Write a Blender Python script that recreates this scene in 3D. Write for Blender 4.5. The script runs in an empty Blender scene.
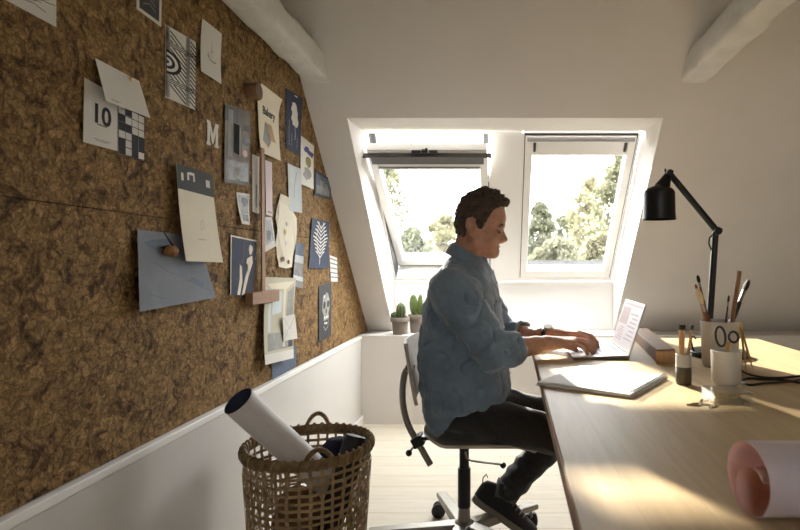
import bpy, math, random
import numpy as np
from mathutils import Vector, Matrix, noise as mnoise
random.seed(7); RNG = np.random.default_rng(7)
S = bpy.context.scene
COL = S.collection
F_PX, CX, CY, EYE = 560.0, 500.0, 264.0, 1.02      # focal length (px), principal point, eye height (m)
DESK = 0.72

def at(px, py, Y):                                   # measured photo point at depth Y -> metres
    return Vector(((px-CX)*Y/F_PX, Y, EYE-(py-CY)*Y/F_PX))
def on_desk(px, py):
    Y = F_PX*(EYE-DESK)/(py-CY)
    return Vector(((px-CX)*Y/F_PX, Y, DESK))

# ------------------------------------------------------------------ materials
MATS = {}
def nn(nt, kind, **kw):
    n = nt.nodes.new(kind)
    for k, v in kw.items():
        if k in n.inputs: n.inputs[k].default_value = v
        else: setattr(n, k, v)
    return n
def rgb(r, g, b):                                    # sRGB 0-255 -> linear
    def c(x):
        x /= 255.0
        return x/12.92 if x <= .04045 else ((x+.055)/1.055)**2.4
    return (c(r), c(g), c(b), 1.0)
def base(name):
    m = bpy.data.materials.new(name); m.use_nodes = True
    nt = m.node_tree; b = nt.nodes['Principled BSDF']
    MATS[name] = m
    return m, nt, b
def mat(name, col, rough=.5, metal=0.0, spec=.5, var=0.0, vscale=20.0, bump=0.0, bscale=60.0, stretch=None, sheen=0.0, trans=0.0):
    m, nt, b = base(name)
    b.inputs['Roughness'].default_value = rough; b.inputs['Metallic'].default_value = metal
    b.inputs['Specular IOR Level'].default_value = spec
    c = rgb(*col)
    b.inputs['Base Color'].default_value = c
    if sheen: b.inputs['Sheen Weight'].default_value = sheen
    tc = nn(nt, 'ShaderNodeTexCoord'); vec = tc.outputs['Object']
    if stretch:
        mp = nn(nt, 'ShaderNodeMapping'); mp.inputs['Scale'].default_value = stretch
        nt.links.new(vec, mp.inputs['Vector']); vec = mp.outputs['Vector']
    if var:
        nz = nn(nt, 'ShaderNodeTexNoise', Scale=vscale, Detail=5.0, Roughness=.6)
        nt.links.new(vec, nz.inputs['Vector'])
        rp = nn(nt, 'ShaderNodeValToRGB')
        rp.color_ramp.elements[0].position = .3; rp.color_ramp.elements[1].position = .7
        rp.color_ramp.elements[0].color = tuple(x*(1-var) for x in c[:3])+(1,)
        rp.color_ramp.elements[1].color = tuple(min(1, x*(1+var)) for x in c[:3])+(1,)
        nt.links.new(nz.outputs['Fac'], rp.inputs['Fac']); nt.links.new(rp.outputs['Color'], b.inputs['Base Color'])
    if bump:
        n2 = nn(nt, 'ShaderNodeTexNoise', Scale=bscale, Detail=4.0)
        nt.links.new(vec, n2.inputs['Vector'])
        bp = nn(nt, 'ShaderNodeBump', Strength=bump, Distance=.01)
        nt.links.new(n2.outputs['Fac'], bp.inputs['Height']); nt.links.new(bp.outputs['Normal'], b.inputs['Normal'])
    if trans:
        out = nt.nodes['Material Output']; tr = nn(nt, 'ShaderNodeBsdfTranslucent'); tr.inputs['Color'].default_value = c
        mx = nn(nt, 'ShaderNodeMixShader'); mx.inputs[0].default_value = trans
        nt.links.new(b.outputs[0], mx.inputs[1]); nt.links.new(tr.outputs[0], mx.inputs[2]); nt.links.new(mx.outputs[0], out.inputs['Surface'])
    return m
def clear(name, tint, ior=1.5, rough=0.0):           # thin clear sheet: straight-through plus fresnel mirror
    m, nt, b = base(name); nt.nodes.remove(b)
    out = nt.nodes['Material Output']
    t = nn(nt, 'ShaderNodeBsdfTransparent'); t.inputs['Color'].default_value = tint
    g = nn(nt, 'ShaderNodeBsdfGlossy'); g.inputs['Roughness'].default_value = rough
    lw = nn(nt, 'ShaderNodeLayerWeight'); lw.inputs['Blend'].default_value = .5
    pw = nn(nt, 'ShaderNodeMath', operation='POWER'); pw.inputs[1].default_value = 5.0; nt.links.new(lw.outputs['Facing'], pw.inputs[0])
    f0 = ((ior-1)/(ior+1))**2
    fr = nn(nt, 'ShaderNodeMath', operation='MULTIPLY_ADD'); fr.inputs[1].default_value = 1-f0; fr.inputs[2].default_value = f0; nt.links.new(pw.outputs[0], fr.inputs[0])
    mx = nn(nt, 'ShaderNodeMixShader')
    nt.links.new(fr.outputs[0], mx.inputs[0]); nt.links.new(t.outputs[0], mx.inputs[1]); nt.links.new(g.outputs[0], mx.inputs[2])
    nt.links.new(mx.outputs[0], out.inputs['Surface'])
    return m

M_WALL = mat('white_plaster', (221, 216, 211), .9, var=.03, vscale=3, bump=.08, bscale=35)
M_WHITE = mat('white_lacquer', (240, 238, 234), .45)
M_DADO = mat('dado_paint', (204, 200, 195), .6, var=.02, vscale=4, bump=.04, bscale=14)
M_BEAM = mat('painted_beam', (210, 207, 201), .85, var=.10, vscale=7, bump=.7, bscale=22)
M_GREYTRIM = mat('window_gasket', (62, 62, 64), .5)
M_BARGREY = mat('blind_bar', (150, 150, 150), .35, metal=.6)
M_BAR = mat('vent_bar', (92, 92, 92), .4, metal=.5)
M_BLACK = mat('black_plastic', (16, 16, 17), .4)
M_BLACKMET = mat('black_lamp_metal', (15, 15, 15), .45, bump=.02)
M_STEEL = mat('brushed_steel', (150, 146, 140), .32, metal=1, var=.08, vscale=30, stretch=(1, 1, 12))
M_ALU = mat('cast_aluminium', (138, 134, 126), .42, metal=.9, var=.05, vscale=14)
M_BRASS = mat('brass', (196, 158, 92), .3, metal=1)
M_PLY = mat('plywood_shell', (176, 166, 152), .45, var=.10, vscale=10, stretch=(1, 1, 9))
M_PLYEDGE = mat('plywood_edge', (170, 128, 98), .6, var=.15, vscale=40)
M_SKIN = None
M_HAIR = mat('brown_hair', (66, 50, 38), .5, var=.5, vscale=70, bump=.6, bscale=150, stretch=(.35, 1, 1.0))
M_JEANS = mat('black_denim', (40, 40, 42), .9, var=.25, vscale=60, bump=.25, bscale=260, sheen=.2)
M_CANVAS = mat('charcoal_canvas', (44, 44, 46), .9, var=.15, vscale=120, bump=.2, bscale=400)
M_SOLE = mat('rubber_sole', (128, 122, 110), .7)
M_SOCK = mat('grey_sock', (96, 96, 98), .9, var=.2, vscale=90)
M_BAMBOO = mat('bamboo_cane', (152, 126, 90), .6, var=.30, vscale=28, bump=.25, bscale=90)
M_BAMBOOD = mat('bamboo_rim', (128, 103, 70), .6, var=.35, vscale=40, bump=.35, bscale=90)
M_TERRA = mat('grey_terracotta', (128, 118, 108), .9, var=.14, vscale=22, bump=.12, bscale=70)
M_SOIL = mat('soil', (60, 46, 34), 1, var=.4, vscale=80, bump=.6, bscale=120)
M_CACT = mat('cactus_green', (84, 96, 58), .7, var=.18, vscale=30, bump=.15, bscale=80)
M_CACT2 = mat('paddle_green', (96, 112, 58), .65, var=.18, vscale=25, bump=.12, bscale=80)
M_SPINE = mat('cactus_spine', (200, 186, 150), .7)
M_POTGREY = mat('stoneware', (188, 180, 168), .6, var=.05, vscale=12, bump=.05)
M_MUG = mat('glazed_mug', (222, 216, 206), .35, var=.03, vscale=10)
M_WOODST = mat('raw_wood', (196, 152, 104), .65, var=.15, vscale=18, stretch=(6, 6, .6))
M_WOODDK = mat('brown_wood', (138, 98, 66), .6, var=.2, vscale=16, stretch=(8, 1, 8), bump=.1)
M_LATH = mat('lath_wood', (150, 112, 82), .7, var=.14, vscale=14, stretch=(6, 6, .8))
M_HANDLE = mat('brush_handle', (110, 58, 36), .4)
M_BRISTLE = mat('pale_bristle', (206, 186, 150), .9, var=.25, vscale=120, stretch=(3, 3, .3))
M_BRISTLED = mat('dark_bristle', (44, 32, 26), .85, var=.4, vscale=120, stretch=(3, 3, .3))
M_DARKFILL = mat('dark_glaze', (74, 66, 54), .4, var=.2, vscale=25)
M_FROST = mat('frosted_glaze', (176, 172, 164), .4, var=.06, vscale=20)
M_PAPER = mat('white_paper', (226, 222, 214), .85, var=.02, vscale=8, trans=.15)
M_NOTE = mat('sketchbook_paper', (232, 230, 224), .75)
M_PINK = mat('pink_paper', (246, 208, 198), .85, var=.02, vscale=8, trans=.4)
M_ROLLW = mat('white_roll_paper', (234, 228, 234), .7, trans=.3)
M_ROLLG = mat('grey_roll_paper', (214, 210, 208), .75, var=.03, vscale=6)
M_NAVYD = mat('navy_inner', (58, 66, 88), .8)
M_CREAM = mat('cream_paper', (222, 212, 190), .85, var=.03, vscale=8)
M_INK = mat('black_ink', (22, 22, 24), .8)
M_NAVY = mat('cyanotype_blue', (26, 38, 66), .8, var=.2, vscale=24)
M_BLUEGREY = mat('blue_grey_wash', (120, 124, 134), .85, var=.16, vscale=9)
M_BLUEPHOTO = mat('slate_photo', (84, 96, 116), .7, var=.3, vscale=14)
M_GREYPH = mat('grey_photo', (128, 126, 124), .6, var=.5, vscale=22)
M_DARKPH = mat('dark_photo', (44, 46, 50), .6, var=.5, vscale=26)
M_COLLAGE = mat('collage_board', (116, 110, 104), .8, var=.35, vscale=16)
M_CHAR = mat('charcoal_sheet', (52, 52, 52), .8, var=.2, vscale=20)
M_PALEBL = mat('pale_blue_wash', (200, 206, 206), .85, var=.08, vscale=14)
M_PURPLE = mat('violet_petal', (78, 74, 130), .8)
M_OLIVE = mat('olive_petal', (134, 128, 78), .8)
M_TAN = mat('tan_block', (184, 150, 112), .8)
M_SHADE = mat('grey_wash', (150, 148, 142), .85, var=.2, vscale=20)
M_YELLOW = mat('yellow_leaf', (206, 200, 140), .85)
M_BROWN = mat('brown_spot', (104, 82, 64), .85)
M_PINKST = mat('pale_pink_strip', (214, 198, 200), .85)
M_BEIGE = mat('beige_room', (190, 184, 160), .8, var=.06, vscale=12)
M_CARD = mat('kraft_card', (122, 92, 64), .9, var=.15, vscale=30)
M_NAVYCL = mat('navy_cloth', (20, 22, 48), .95, bump=.4, bscale=90)
M_BLACKPR = mat('dark_print', (30, 30, 32), .6, var=.8, vscale=60)
M_KEYS = mat('keyboard_keys', (120, 118, 116), .5)
M_LAPTOP = mat('laptop_aluminium', (202, 200, 196), .35, metal=.75)
M_TIN = mat('gold_clip', (206, 184, 138), .3, metal=1)
M_BUTTON = mat('shirt_button', (170, 170, 166), .4)
M_EYE = mat('eye_white', (112, 100, 90), .3)
M_IRIS = mat('eye_iris', (50, 40, 34), .2)
M_LIP = mat('lip_skin', (150, 92, 78), .5)
M_CORKP = mat('cork_lump', (148, 106, 66), .9, var=.4, vscale=70, bump=.5, bscale=90)
M_GLASS = clear('window_glass', (.97, .985, .98, 1))
M_ACRYL = clear('clear_acrylic', (.95, .955, .95, 1), 1.45)
M_BARK = mat('tree_bark', (96, 82, 66), .9, var=.3, vscale=4)
M_ROOFT = mat('roof_flashing', (46, 46, 46), .8)
M_LAWN = mat('lawn_green', (96, 104, 60), .95, var=.25, vscale=1.2)

def leaf_mat(name, c1, c2, tr):
    m, nt, b = base(name)
    oi = nn(nt, 'ShaderNodeTexCoord'); nz = nn(nt, 'ShaderNodeTexNoise', Scale=1.7, Detail=3.0)
    nt.links.new(oi.outputs['Object'], nz.inputs['Vector'])
    mx = nn(nt, 'ShaderNodeMixRGB'); mx.inputs[1].default_value = rgb(*c1); mx.inputs[2].default_value = rgb(*c2)
    nt.links.new(nz.outputs['Fac'], mx.inputs[0]); nt.links.new(mx.outputs[0], b.inputs['Base Color'])
    b.inputs['Roughness'].default_value = .7
    t = nn(nt, 'ShaderNodeBsdfTranslucent'); nt.links.new(mx.outputs[0], t.inputs['Color'])
    ms = nn(nt, 'ShaderNodeMixShader'); ms.inputs[0].default_value = tr
    nt.links.new(b.outputs[0], ms.inputs[1]); nt.links.new(t.outputs[0], ms.inputs[2])
    nt.links.new(ms.outputs[0], nt.nodes['Material Output'].inputs['Surface'])
    return m
M_LEAF = [leaf_mat('leaf_olive', (98, 98, 78), (126, 124, 98), .5), leaf_mat('leaf_straw', (118, 114, 88), (140, 134, 106), .5),
          leaf_mat('leaf_sage', (88, 92, 74), (116, 116, 94), .5)]  # leaf colours greyed to stand in for outdoor haze
M_HEDGE = leaf_mat('hedge_leaf', (44, 48, 34), (66, 66, 46), .35)

def skin():
    m, nt, b = base('warm_skin')
    tc = nn(nt, 'ShaderNodeTexCoord'); nz = nn(nt, 'ShaderNodeTexNoise', Scale=38.0, Detail=5.0)
    nt.links.new(tc.outputs['Object'], nz.inputs['Vector'])
    rp = nn(nt, 'ShaderNodeValToRGB'); e = rp.color_ramp.elements
    e[0].position = .3; e[1].position = .72; e[0].color = rgb(170, 122, 98); e[1].color = rgb(196, 150, 126)
    nt.links.new(nz.outputs['Fac'], rp.inputs['Fac']); nt.links.new(rp.outputs['Color'], b.inputs['Base Color'])
    b.inputs['Roughness'].default_value = .5
    b.inputs['Subsurface Weight'].default_value = .12; b.inputs['Subsurface Radius'].default_value = (.01, .004, .002)
    bp = nn(nt, 'ShaderNodeBump', Strength=.15, Distance=.002); n2 = nn(nt, 'ShaderNodeTexNoise', Scale=220.0)
    nt.links.new(tc.outputs['Object'], n2.inputs['Vector']); nt.links.new(n2.outputs['Fac'], bp.inputs['Height']); nt.links.new(bp.outputs['Normal'], b.inputs['Normal'])
    return m
M_SKIN = skin()

def chambray():
    m, nt, b = base('blue_chambray')
    tc = nn(nt, 'ShaderNodeTexCoord')
    a = nn(nt, 'ShaderNodeTexNoise', Scale=420.0, Detail=2.0); c = nn(nt, 'ShaderNodeTexNoise', Scale=9.0, Detail=6.0, Roughness=.65)
    for n in (a, c): nt.links.new(tc.outputs['Object'], n.inputs['Vector'])
    ad = nn(nt, 'ShaderNodeMath', operation='ADD'); nt.links.new(a.outputs['Fac'], ad.inputs[0]); nt.links.new(c.outputs['Fac'], ad.inputs[1])
    rp = nn(nt, 'ShaderNodeValToRGB'); e = rp.color_ramp.elements
    mu = nn(nt, 'ShaderNodeMath', operation='MULTIPLY'); mu.inputs[1].default_value = .5
    nt.links.new(ad.outputs[0], mu.inputs[0]); nt.links.new(mu.outputs[0], rp.inputs['Fac'])
    e[0].position = .32; e[1].position = .68; e[0].color = rgb(90, 108, 126); e[1].color = rgb(134, 152, 169)
    nt.links.new(rp.outputs['Color'], b.inputs['Base Color'])
    b.inputs['Roughness'].default_value = .9; b.inputs['Sheen Weight'].default_value = .25
    w = nn(nt, 'ShaderNodeTexNoise', Scale=24.0, Detail=5.0, Roughness=.6, Distortion=.6); nt.links.new(tc.outputs['Object'], w.inputs['Vector'])
    bp = nn(nt, 'ShaderNodeBump', Strength=.5, Distance=.012); nt.links.new(w.outputs['Fac'], bp.inputs['Height']); nt.links.new(bp.outputs['Normal'], b.inputs['Normal'])
    return m
M_SHIRT = chambray()

def cork():
    m, nt, b = base('coarse_cork'); L = nt.links.new
    tc = nn(nt, 'ShaderNodeTexCoord')
    def warp(sc, amt):
        w = nn(nt, 'ShaderNodeTexNoise', Scale=sc, Detail=4.0); L(tc.outputs['Object'], w.inputs['Vector'])
        wm = nn(nt, 'ShaderNodeMixRGB', blend_type='ADD'); wm.inputs[0].default_value = amt
        L(tc.outputs['Object'], wm.inputs[1]); L(w.outputs['Color'], wm.inputs[2]); return wm.outputs[0]
    v1 = warp(40.0, .05)
    def ramp(src, stops):
        r = nn(nt, 'ShaderNodeValToRGB'); e = r.color_ramp.elements
        e[0].position, e[0].color = stops[0][0], stops[0][1]; e[1].position, e[1].color = stops[-1][0], stops[-1][1]
        for p, c in stops[1:-1]:
            q = e.new(p); q.color = c
        L(src, r.inputs['Fac']); return r.outputs['Color']
    def cells(scale, st):
        mp = nn(nt, 'ShaderNodeMapping'); mp.inputs['Scale'].default_value = st; L(v1, mp.inputs['Vector'])
        v = nn(nt, 'ShaderNodeTexVoronoi', Scale=scale); v.feature = 'F1'; L(mp.outputs[0], v.inputs['Vector'])
        ve = nn(nt, 'ShaderNodeTexVoronoi', Scale=scale); ve.feature = 'DISTANCE_TO_EDGE'; L(mp.outputs[0], ve.inputs['Vector'])
        sp = nn(nt, 'ShaderNodeSeparateColor'); L(v.outputs['Color'], sp.inputs[0]); return sp.outputs[0], ve.outputs['Distance']
    def mix(t, f, a, c):
        x = nn(nt, 'ShaderNodeMixRGB', blend_type=t)
        if isinstance(f, float): x.inputs[0].default_value = f
        else: L(f, x.inputs[0])
        L(a, x.inputs[1]); L(c, x.inputs[2]); return x.outputs[0]
    ca, ea = cells(42.0, (1, .8, 1.2)); cb, eb = cells(95.0, (1, 1.2, .8))
    g = lambda x: (x, x, x, 1)
    big = ramp(ca, [(0, rgb(CK[0], CK[1], CK[2])), (.5, rgb(CK[0]+14, CK[1]+12, CK[2]+8)), (1, rgb(CK[0]+30, CK[1]+26, CK[2]+20))])
    small = ramp(cb, [(0, g(.55)), (.15, g(.8)), (.5, g(1)), (1, g(1.12))])
    c = mix('MULTIPLY', 1.0, big, small)
    c = mix('MULTIPLY', .75, c, ramp(ea, [(0, g(.28)), (.07, g(.75)), (.16, g(1))]))
    c = mix('MULTIPLY', .5, c, ramp(eb, [(0, g(.4)), (.1, g(1))]))
    n2 = nn(nt, 'ShaderNodeTexNoise', Scale=19.0, Detail=7.0, Roughness=.66, Distortion=1.2); L(tc.outputs['Object'], n2.inputs['Vector'])
    c = mix('MULTIPLY', .9, c, ramp(n2.outputs['Fac'], [(.35, (.13, .11, .10, 1)), (.42, (.5, .46, .42, 1)), (.50, g(1))]))
    n3 = nn(nt, 'ShaderNodeTexNoise', Scale=150.0, Detail=4.0, Roughness=.7); L(tc.outputs['Object'], n3.inputs['Vector'])
    c = mix('MULTIPLY', .7, c, ramp(n3.outputs['Fac'], [(.3, g(.45)), (.6, g(1.05))]))
    L(c, b.inputs['Base Color']); b.inputs['Roughness'].default_value = .9; b.inputs['Specular IOR Level'].default_value = .2
    bp = nn(nt, 'ShaderNodeBump', Strength=.5, Distance=.006); L(c, bp.inputs['Height']); L(bp.outputs['Normal'], b.inputs['Normal'])
    return m
CK = (146, 114, 73)
M_CORK = cork()

def planks(name, c1, c2, cm, width, length, along_x, rough, mort=.0015, grain=.25, bump=.15):
    m, nt, b = base(name)
    tc = nn(nt, 'ShaderNodeTexCoord'); mp = nn(nt, 'ShaderNodeMapping')
    if not along_x: mp.inputs['Rotation'].default_value = (0, 0, math.pi/2)
    nt.links.new(tc.outputs['Object'], mp.inputs['Vector'])
    br = nn(nt, 'ShaderNodeTexBrick'); br.offset = .37
    br.inputs['Scale'].default_value = 1; br.inputs['Brick Width'].default_value = length; br.inputs['Row Height'].default_value = width
    br.inputs['Mortar Size'].default_value = mort; br.inputs['Mortar Smooth'].default_value = .3
    br.inputs['Color1'].default_value = rgb(*c1); br.inputs['Color2'].default_value = rgb(*c2); br.inputs['Mortar'].default_value = rgb(*cm)
    nt.links.new(mp.outputs[0], br.inputs['Vector'])
    m2 = nn(nt, 'ShaderNodeMapping'); m2.inputs['Scale'].default_value = (1.2, 14, 14); nt.links.new(mp.outputs[0], m2.inputs['Vector'])
    nz = nn(nt, 'ShaderNodeTexNoise', Scale=3.0, Detail=6.0, Roughness=.65, Distortion=.4); nt.links.new(m2.outputs[0], nz.inputs['Vector'])
    rp = nn(nt, 'ShaderNodeValToRGB'); rp.color_ramp.elements[0].position = .3; rp.color_ramp.elements[1].position = .7
    g = 1-grain
    rp.color_ramp.elements[0].color = (g, g*.97, g*.93, 1); rp.color_ramp.elements[1].color = (1, 1, 1, 1)
    nt.links.new(nz.outputs['Fac'], rp.inputs['Fac'])
    mu = nn(nt, 'ShaderNodeMixRGB', blend_type='MULTIPLY'); mu.inputs[0].default_value = 1
    nt.links.new(br.outputs['Color'], mu.inputs[1]); nt.links.new(rp.outputs['Color'], mu.inputs[2])
    nt.links.new(mu.outputs[0], b.inputs['Base Color'])
    b.inputs['Roughness'].default_value = rough
    bp = nn(nt, 'ShaderNodeBump', Strength=bump, Distance=.002); nt.links.new(nz.outputs['Fac'], bp.inputs['Height']); nt.links.new(bp.outputs['Normal'], b.inputs['Normal'])
    b.inputs['Specular IOR Level'].default_value = .25
    return m
M_FLOOR = planks('whitewashed_floor', (210, 201, 184), (203, 193, 174), (160, 147, 126), .135, 2.4, True, .5, .0016, .14)
M_DESK = planks('beech_worktop', (201, 177, 137), (193, 168, 127), (178, 152, 113), .085, 1.9, False, .5, .0004, .20)
def screen_mat():
    m, nt, b = base('lit_screen')
    b.inputs['Base Color'].default_value = rgb(40, 36, 38); b.inputs['Roughness'].default_value = .3
    b.inputs['Emission Color'].default_value = rgb(226, 206, 208); b.inputs['Emission Strength'].default_value = .62
    return m
M_SCREEN = screen_mat()
def em(name, col, st):
    m, nt, b = base(name); b.inputs['Base Color'].default_value = rgb(40, 36, 38)
    b.inputs['Emission Color'].default_value = rgb(*col); b.inputs['Emission Strength'].default_value = st
    return m
M_SCR2 = em('screen_panel_tone', (206, 168, 160), .6); M_SCR3 = em('screen_window_tone', (236, 226, 226), .62)

# ------------------------------------------------------------------ mesh building
class MB:
    def __init__(s): s.v = []; s.f = []; s.m = []
    def add(s, vs, fs, mi=0):
        o = len(s.v); s.v += [tuple(p) for p in vs]
        for f in fs: s.f.append(tuple(i+o for i in f)); s.m.append(mi)
        return s
    def box(s, c, size, R=None, mi=0):
        hx, hy, hz = (x/2 for x in size); c = Vector(c)
        vs = [Vector((x, y, z)) for x in (-hx, hx) for y in (-hy, hy) for z in (-hz, hz)]
        if R is not None: vs = [R @ v for v in vs]
        vs = [v+c for v in vs]
        return s.add(vs, [(0, 1, 3, 2), (4, 6, 7, 5), (0, 4, 5, 1), (2, 3, 7, 6), (0, 2, 6, 4), (1, 5, 7, 3)], mi)
    def span(s, lo, hi, mi=0):
        return s.box([(a+b)/2 for a, b in zip(lo, hi)], [b-a for a, b in zip(lo, hi)], None, mi)
    def hexa(s, p, mi=0):                            # 8 corners: bottom loop 0-3, top loop 4-7
        return s.add(p, [(3, 2, 1, 0), (4, 5, 6, 7), (0, 1, 5, 4), (1, 2, 6, 5), (2, 3, 7, 6), (3, 0, 4, 7)], mi)
    def tube(s, pts, r, seg=10, caps=True, mi=0, flat=None, closed=False):
        pts = [Vector(p) for p in pts]; n = len(pts)
        rs = r if isinstance(r, (list, tuple)) else [r]*n
        prev = None; vs = []
        for i, p in enumerate(pts):
            if closed: t = (pts[(i+1) % n]-pts[i-1]).normalized()
            else: t = (pts[min(i+1, n-1)]-pts[max(i-1, 0)]).normalized()
            if prev is None:
                a = Vector((0, 0, 1)) if abs(t.z) < .9 else Vector((1, 0, 0))
                u = t.cross(a).normalized()
            else:
                u = (prev-t*prev.dot(t)).normalized()
            prev = u; w = t.cross(u)
            for k in range(seg):
                an = 2*math.pi*k/seg
                vs.append(p+(u*math.cos(an)*rs[i]*(flat[0] if flat else 1)+w*math.sin(an)*rs[i]*(flat[1] if flat else 1)))
        fs = []
        for i in range(n if closed else n-1):
            j = (i+1) % n
            for k in range(seg):
                k2 = (k+1) % seg
                fs.append((i*seg+k, i*seg+k2, j*seg+k2, j*seg+k))
        if caps and not closed:
            fs.append(tuple(reversed(range(seg)))); fs.append(tuple(range((n-1)*seg, n*seg)))
        return s.add(vs, fs, mi)
    def lathe(s, prof, c=(0, 0, 0), seg=32, mi=0, R=None):
        c = Vector(c); vs = []; fs = []; n = len(prof)
        for r, z in prof:
            for k in range(seg):
                a = 2*math.pi*k/seg; p = Vector((r*math.cos(a), r*math.sin(a), z))
                if R is not None: p = R @ p
                vs.append(p+c)
        for i in range(n-1):
            for k in range(seg):
                k2 = (k+1) % seg
                fs.append((i*seg+k, i*seg+k2, (i+1)*seg+k2, (i+1)*seg+k))
        if prof[0][0] > 1e-6: fs.append(tuple(reversed(range(seg))))
        if prof[-1][0] > 1e-6: fs.append(tuple(range((n-1)*seg, n*seg)))
        return s.add(vs, fs, mi)
    def ball(s, c, r, seg=16, mi=0, R=None):
        r = r if isinstance(r, (tuple, list)) else (r, r, r)
        c = Vector(c); vs = []; fs = []; n = max(6, seg//2)
        for i in range(n+1):
            th = math.pi*i/n
            for k in range(seg):
                a = 2*math.pi*k/seg
                p = Vector((r[0]*math.sin(th)*math.cos(a), r[1]*math.sin(th)*math.sin(a), -r[2]*math.cos(th)))
                if R is not None: p = R @ p
                vs.append(p+c)
        for i in range(n):
            for k in range(seg):
                k2 = (k+1) % seg
                fs.append((i*seg+k, i*seg+k2, (i+1)*seg+k2, (i+1)*seg+k))
        return s.add(vs, fs, mi)
    def prism(s, loop, d, mi=0):                     # loop of points extruded by vector d
        n = len(loop); d = Vector(d); vs = [Vector(p) for p in loop]; vs = vs+[v+d for v in vs]
        fs = [tuple(reversed(range(n))), tuple(range(n, 2*n))]+[(i, (i+1) % n, n+(i+1) % n, n+i) for i in range(n)]
        return s.add(vs, fs, mi)
    def sheet(s, fn, nu, nv, th, mi=0, mi_back=None):  # fn(u,v)->(point, normal)
        mb = mi if mi_back is None else mi_back
        A = []; B = []
        for j in range(nv+1):
            for i in range(nu+1):
                p, n = fn(i/nu, j/nv); p = Vector(p); A.append(p); B.append(p-Vector(n)*th)
        W = nu+1; N = len(A)
        f1 = [(j*W+i, j*W+i+1, (j+1)*W+i+1, (j+1)*W+i) for j in range(nv) for i in range(nu)]
        o = len(s.v); s.add(A+B, f1, mi)
        def raw(fs, m):
            for f in fs: s.f.append(tuple(i+o for i in f)); s.m.append(m)
        raw([tuple(N+i for i in reversed(f)) for f in f1], mb)
        bd = [i for i in range(W)]+[j*W+nu for j in range(1, nv+1)]+[nv*W+i for i in range(nu-1, -1, -1)]+[j*W for j in range(nv-1, 0, -1)]
        raw([(bd[k], N+bd[k], N+bd[(k+1) % len(bd)], bd[(k+1) % len(bd)]) for k in range(len(bd))], mb)
        return s
def thing(name, label, cat, loc=(0, 0, 0), group=None):
    o = bpy.data.objects.new(name, None); COL.objects.link(o); o.location = loc; o.empty_display_size = .05
    o['label'] = label; o['category'] = cat
    if group: o['group'] = group
    return o
def tag(o, label, cat, group=None):
    o['label'] = label; o['category'] = cat
    if group: o['group'] = group
    return o
def link(name, me, mats, parent=None, smooth=38, bevel=0, label=None):
    me.name = name
    for m in (mats if isinstance(mats, (list, tuple)) else [mats]): me.materials.append(m)
    if smooth:
        me.shade_smooth()
        if smooth < 180: me.set_sharp_from_angle(angle=math.radians(smooth))
    o = bpy.data.objects.new(name, me); COL.objects.link(o)
    if parent:
        o.parent = parent
        if parent.type == 'EMPTY': o.matrix_parent_inverse = Matrix.Translation(-parent.location)
    if bevel:
        b = o.modifiers.new('bevel', 'BEVEL'); b.width = bevel; b.segments = 2; b.limit_method = 'ANGLE'
    if label: o['label'] = label
    return o
def obj(name, mb, mats, parent=None, smooth=38, bevel=0, label=None):
    me = bpy.data.meshes.new(name); me.from_pydata(mb.v, [], mb.f)
    me.polygons.foreach_set('material_index', mb.m); me.update()
    return link(name, me, mats, parent, smooth, bevel, label)
def struct(name, mb, mats, parent=None, label=None, cat=None, **k):
    o = obj(name, mb, mats, parent, **k)
    if not parent: o['kind'] = 'structure'
    if label: o['label'] = label
    if cat: o['category'] = cat
    return o
def text_mesh(txt, size, ext=.0003):
    c = bpy.data.curves.new('t', 'FONT'); c.body = txt; c.size = size; c.extrude = ext; c.offset = size*.022; c.align_x = 'CENTER'; c.align_y = 'CENTER'
    o = bpy.data.objects.new('t', c); COL.objects.link(o)
    dg = bpy.context.evaluated_depsgraph_get(); me = bpy.data.meshes.new_from_object(o.evaluated_get(dg))
    v = [tuple(x.co) for x in me.vertices]; f = [tuple(p.vertices) for p in me.polygons]
    bpy.data.objects.remove(o); bpy.data.curves.remove(c); bpy.data.meshes.remove(me)
    return v, f

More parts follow.
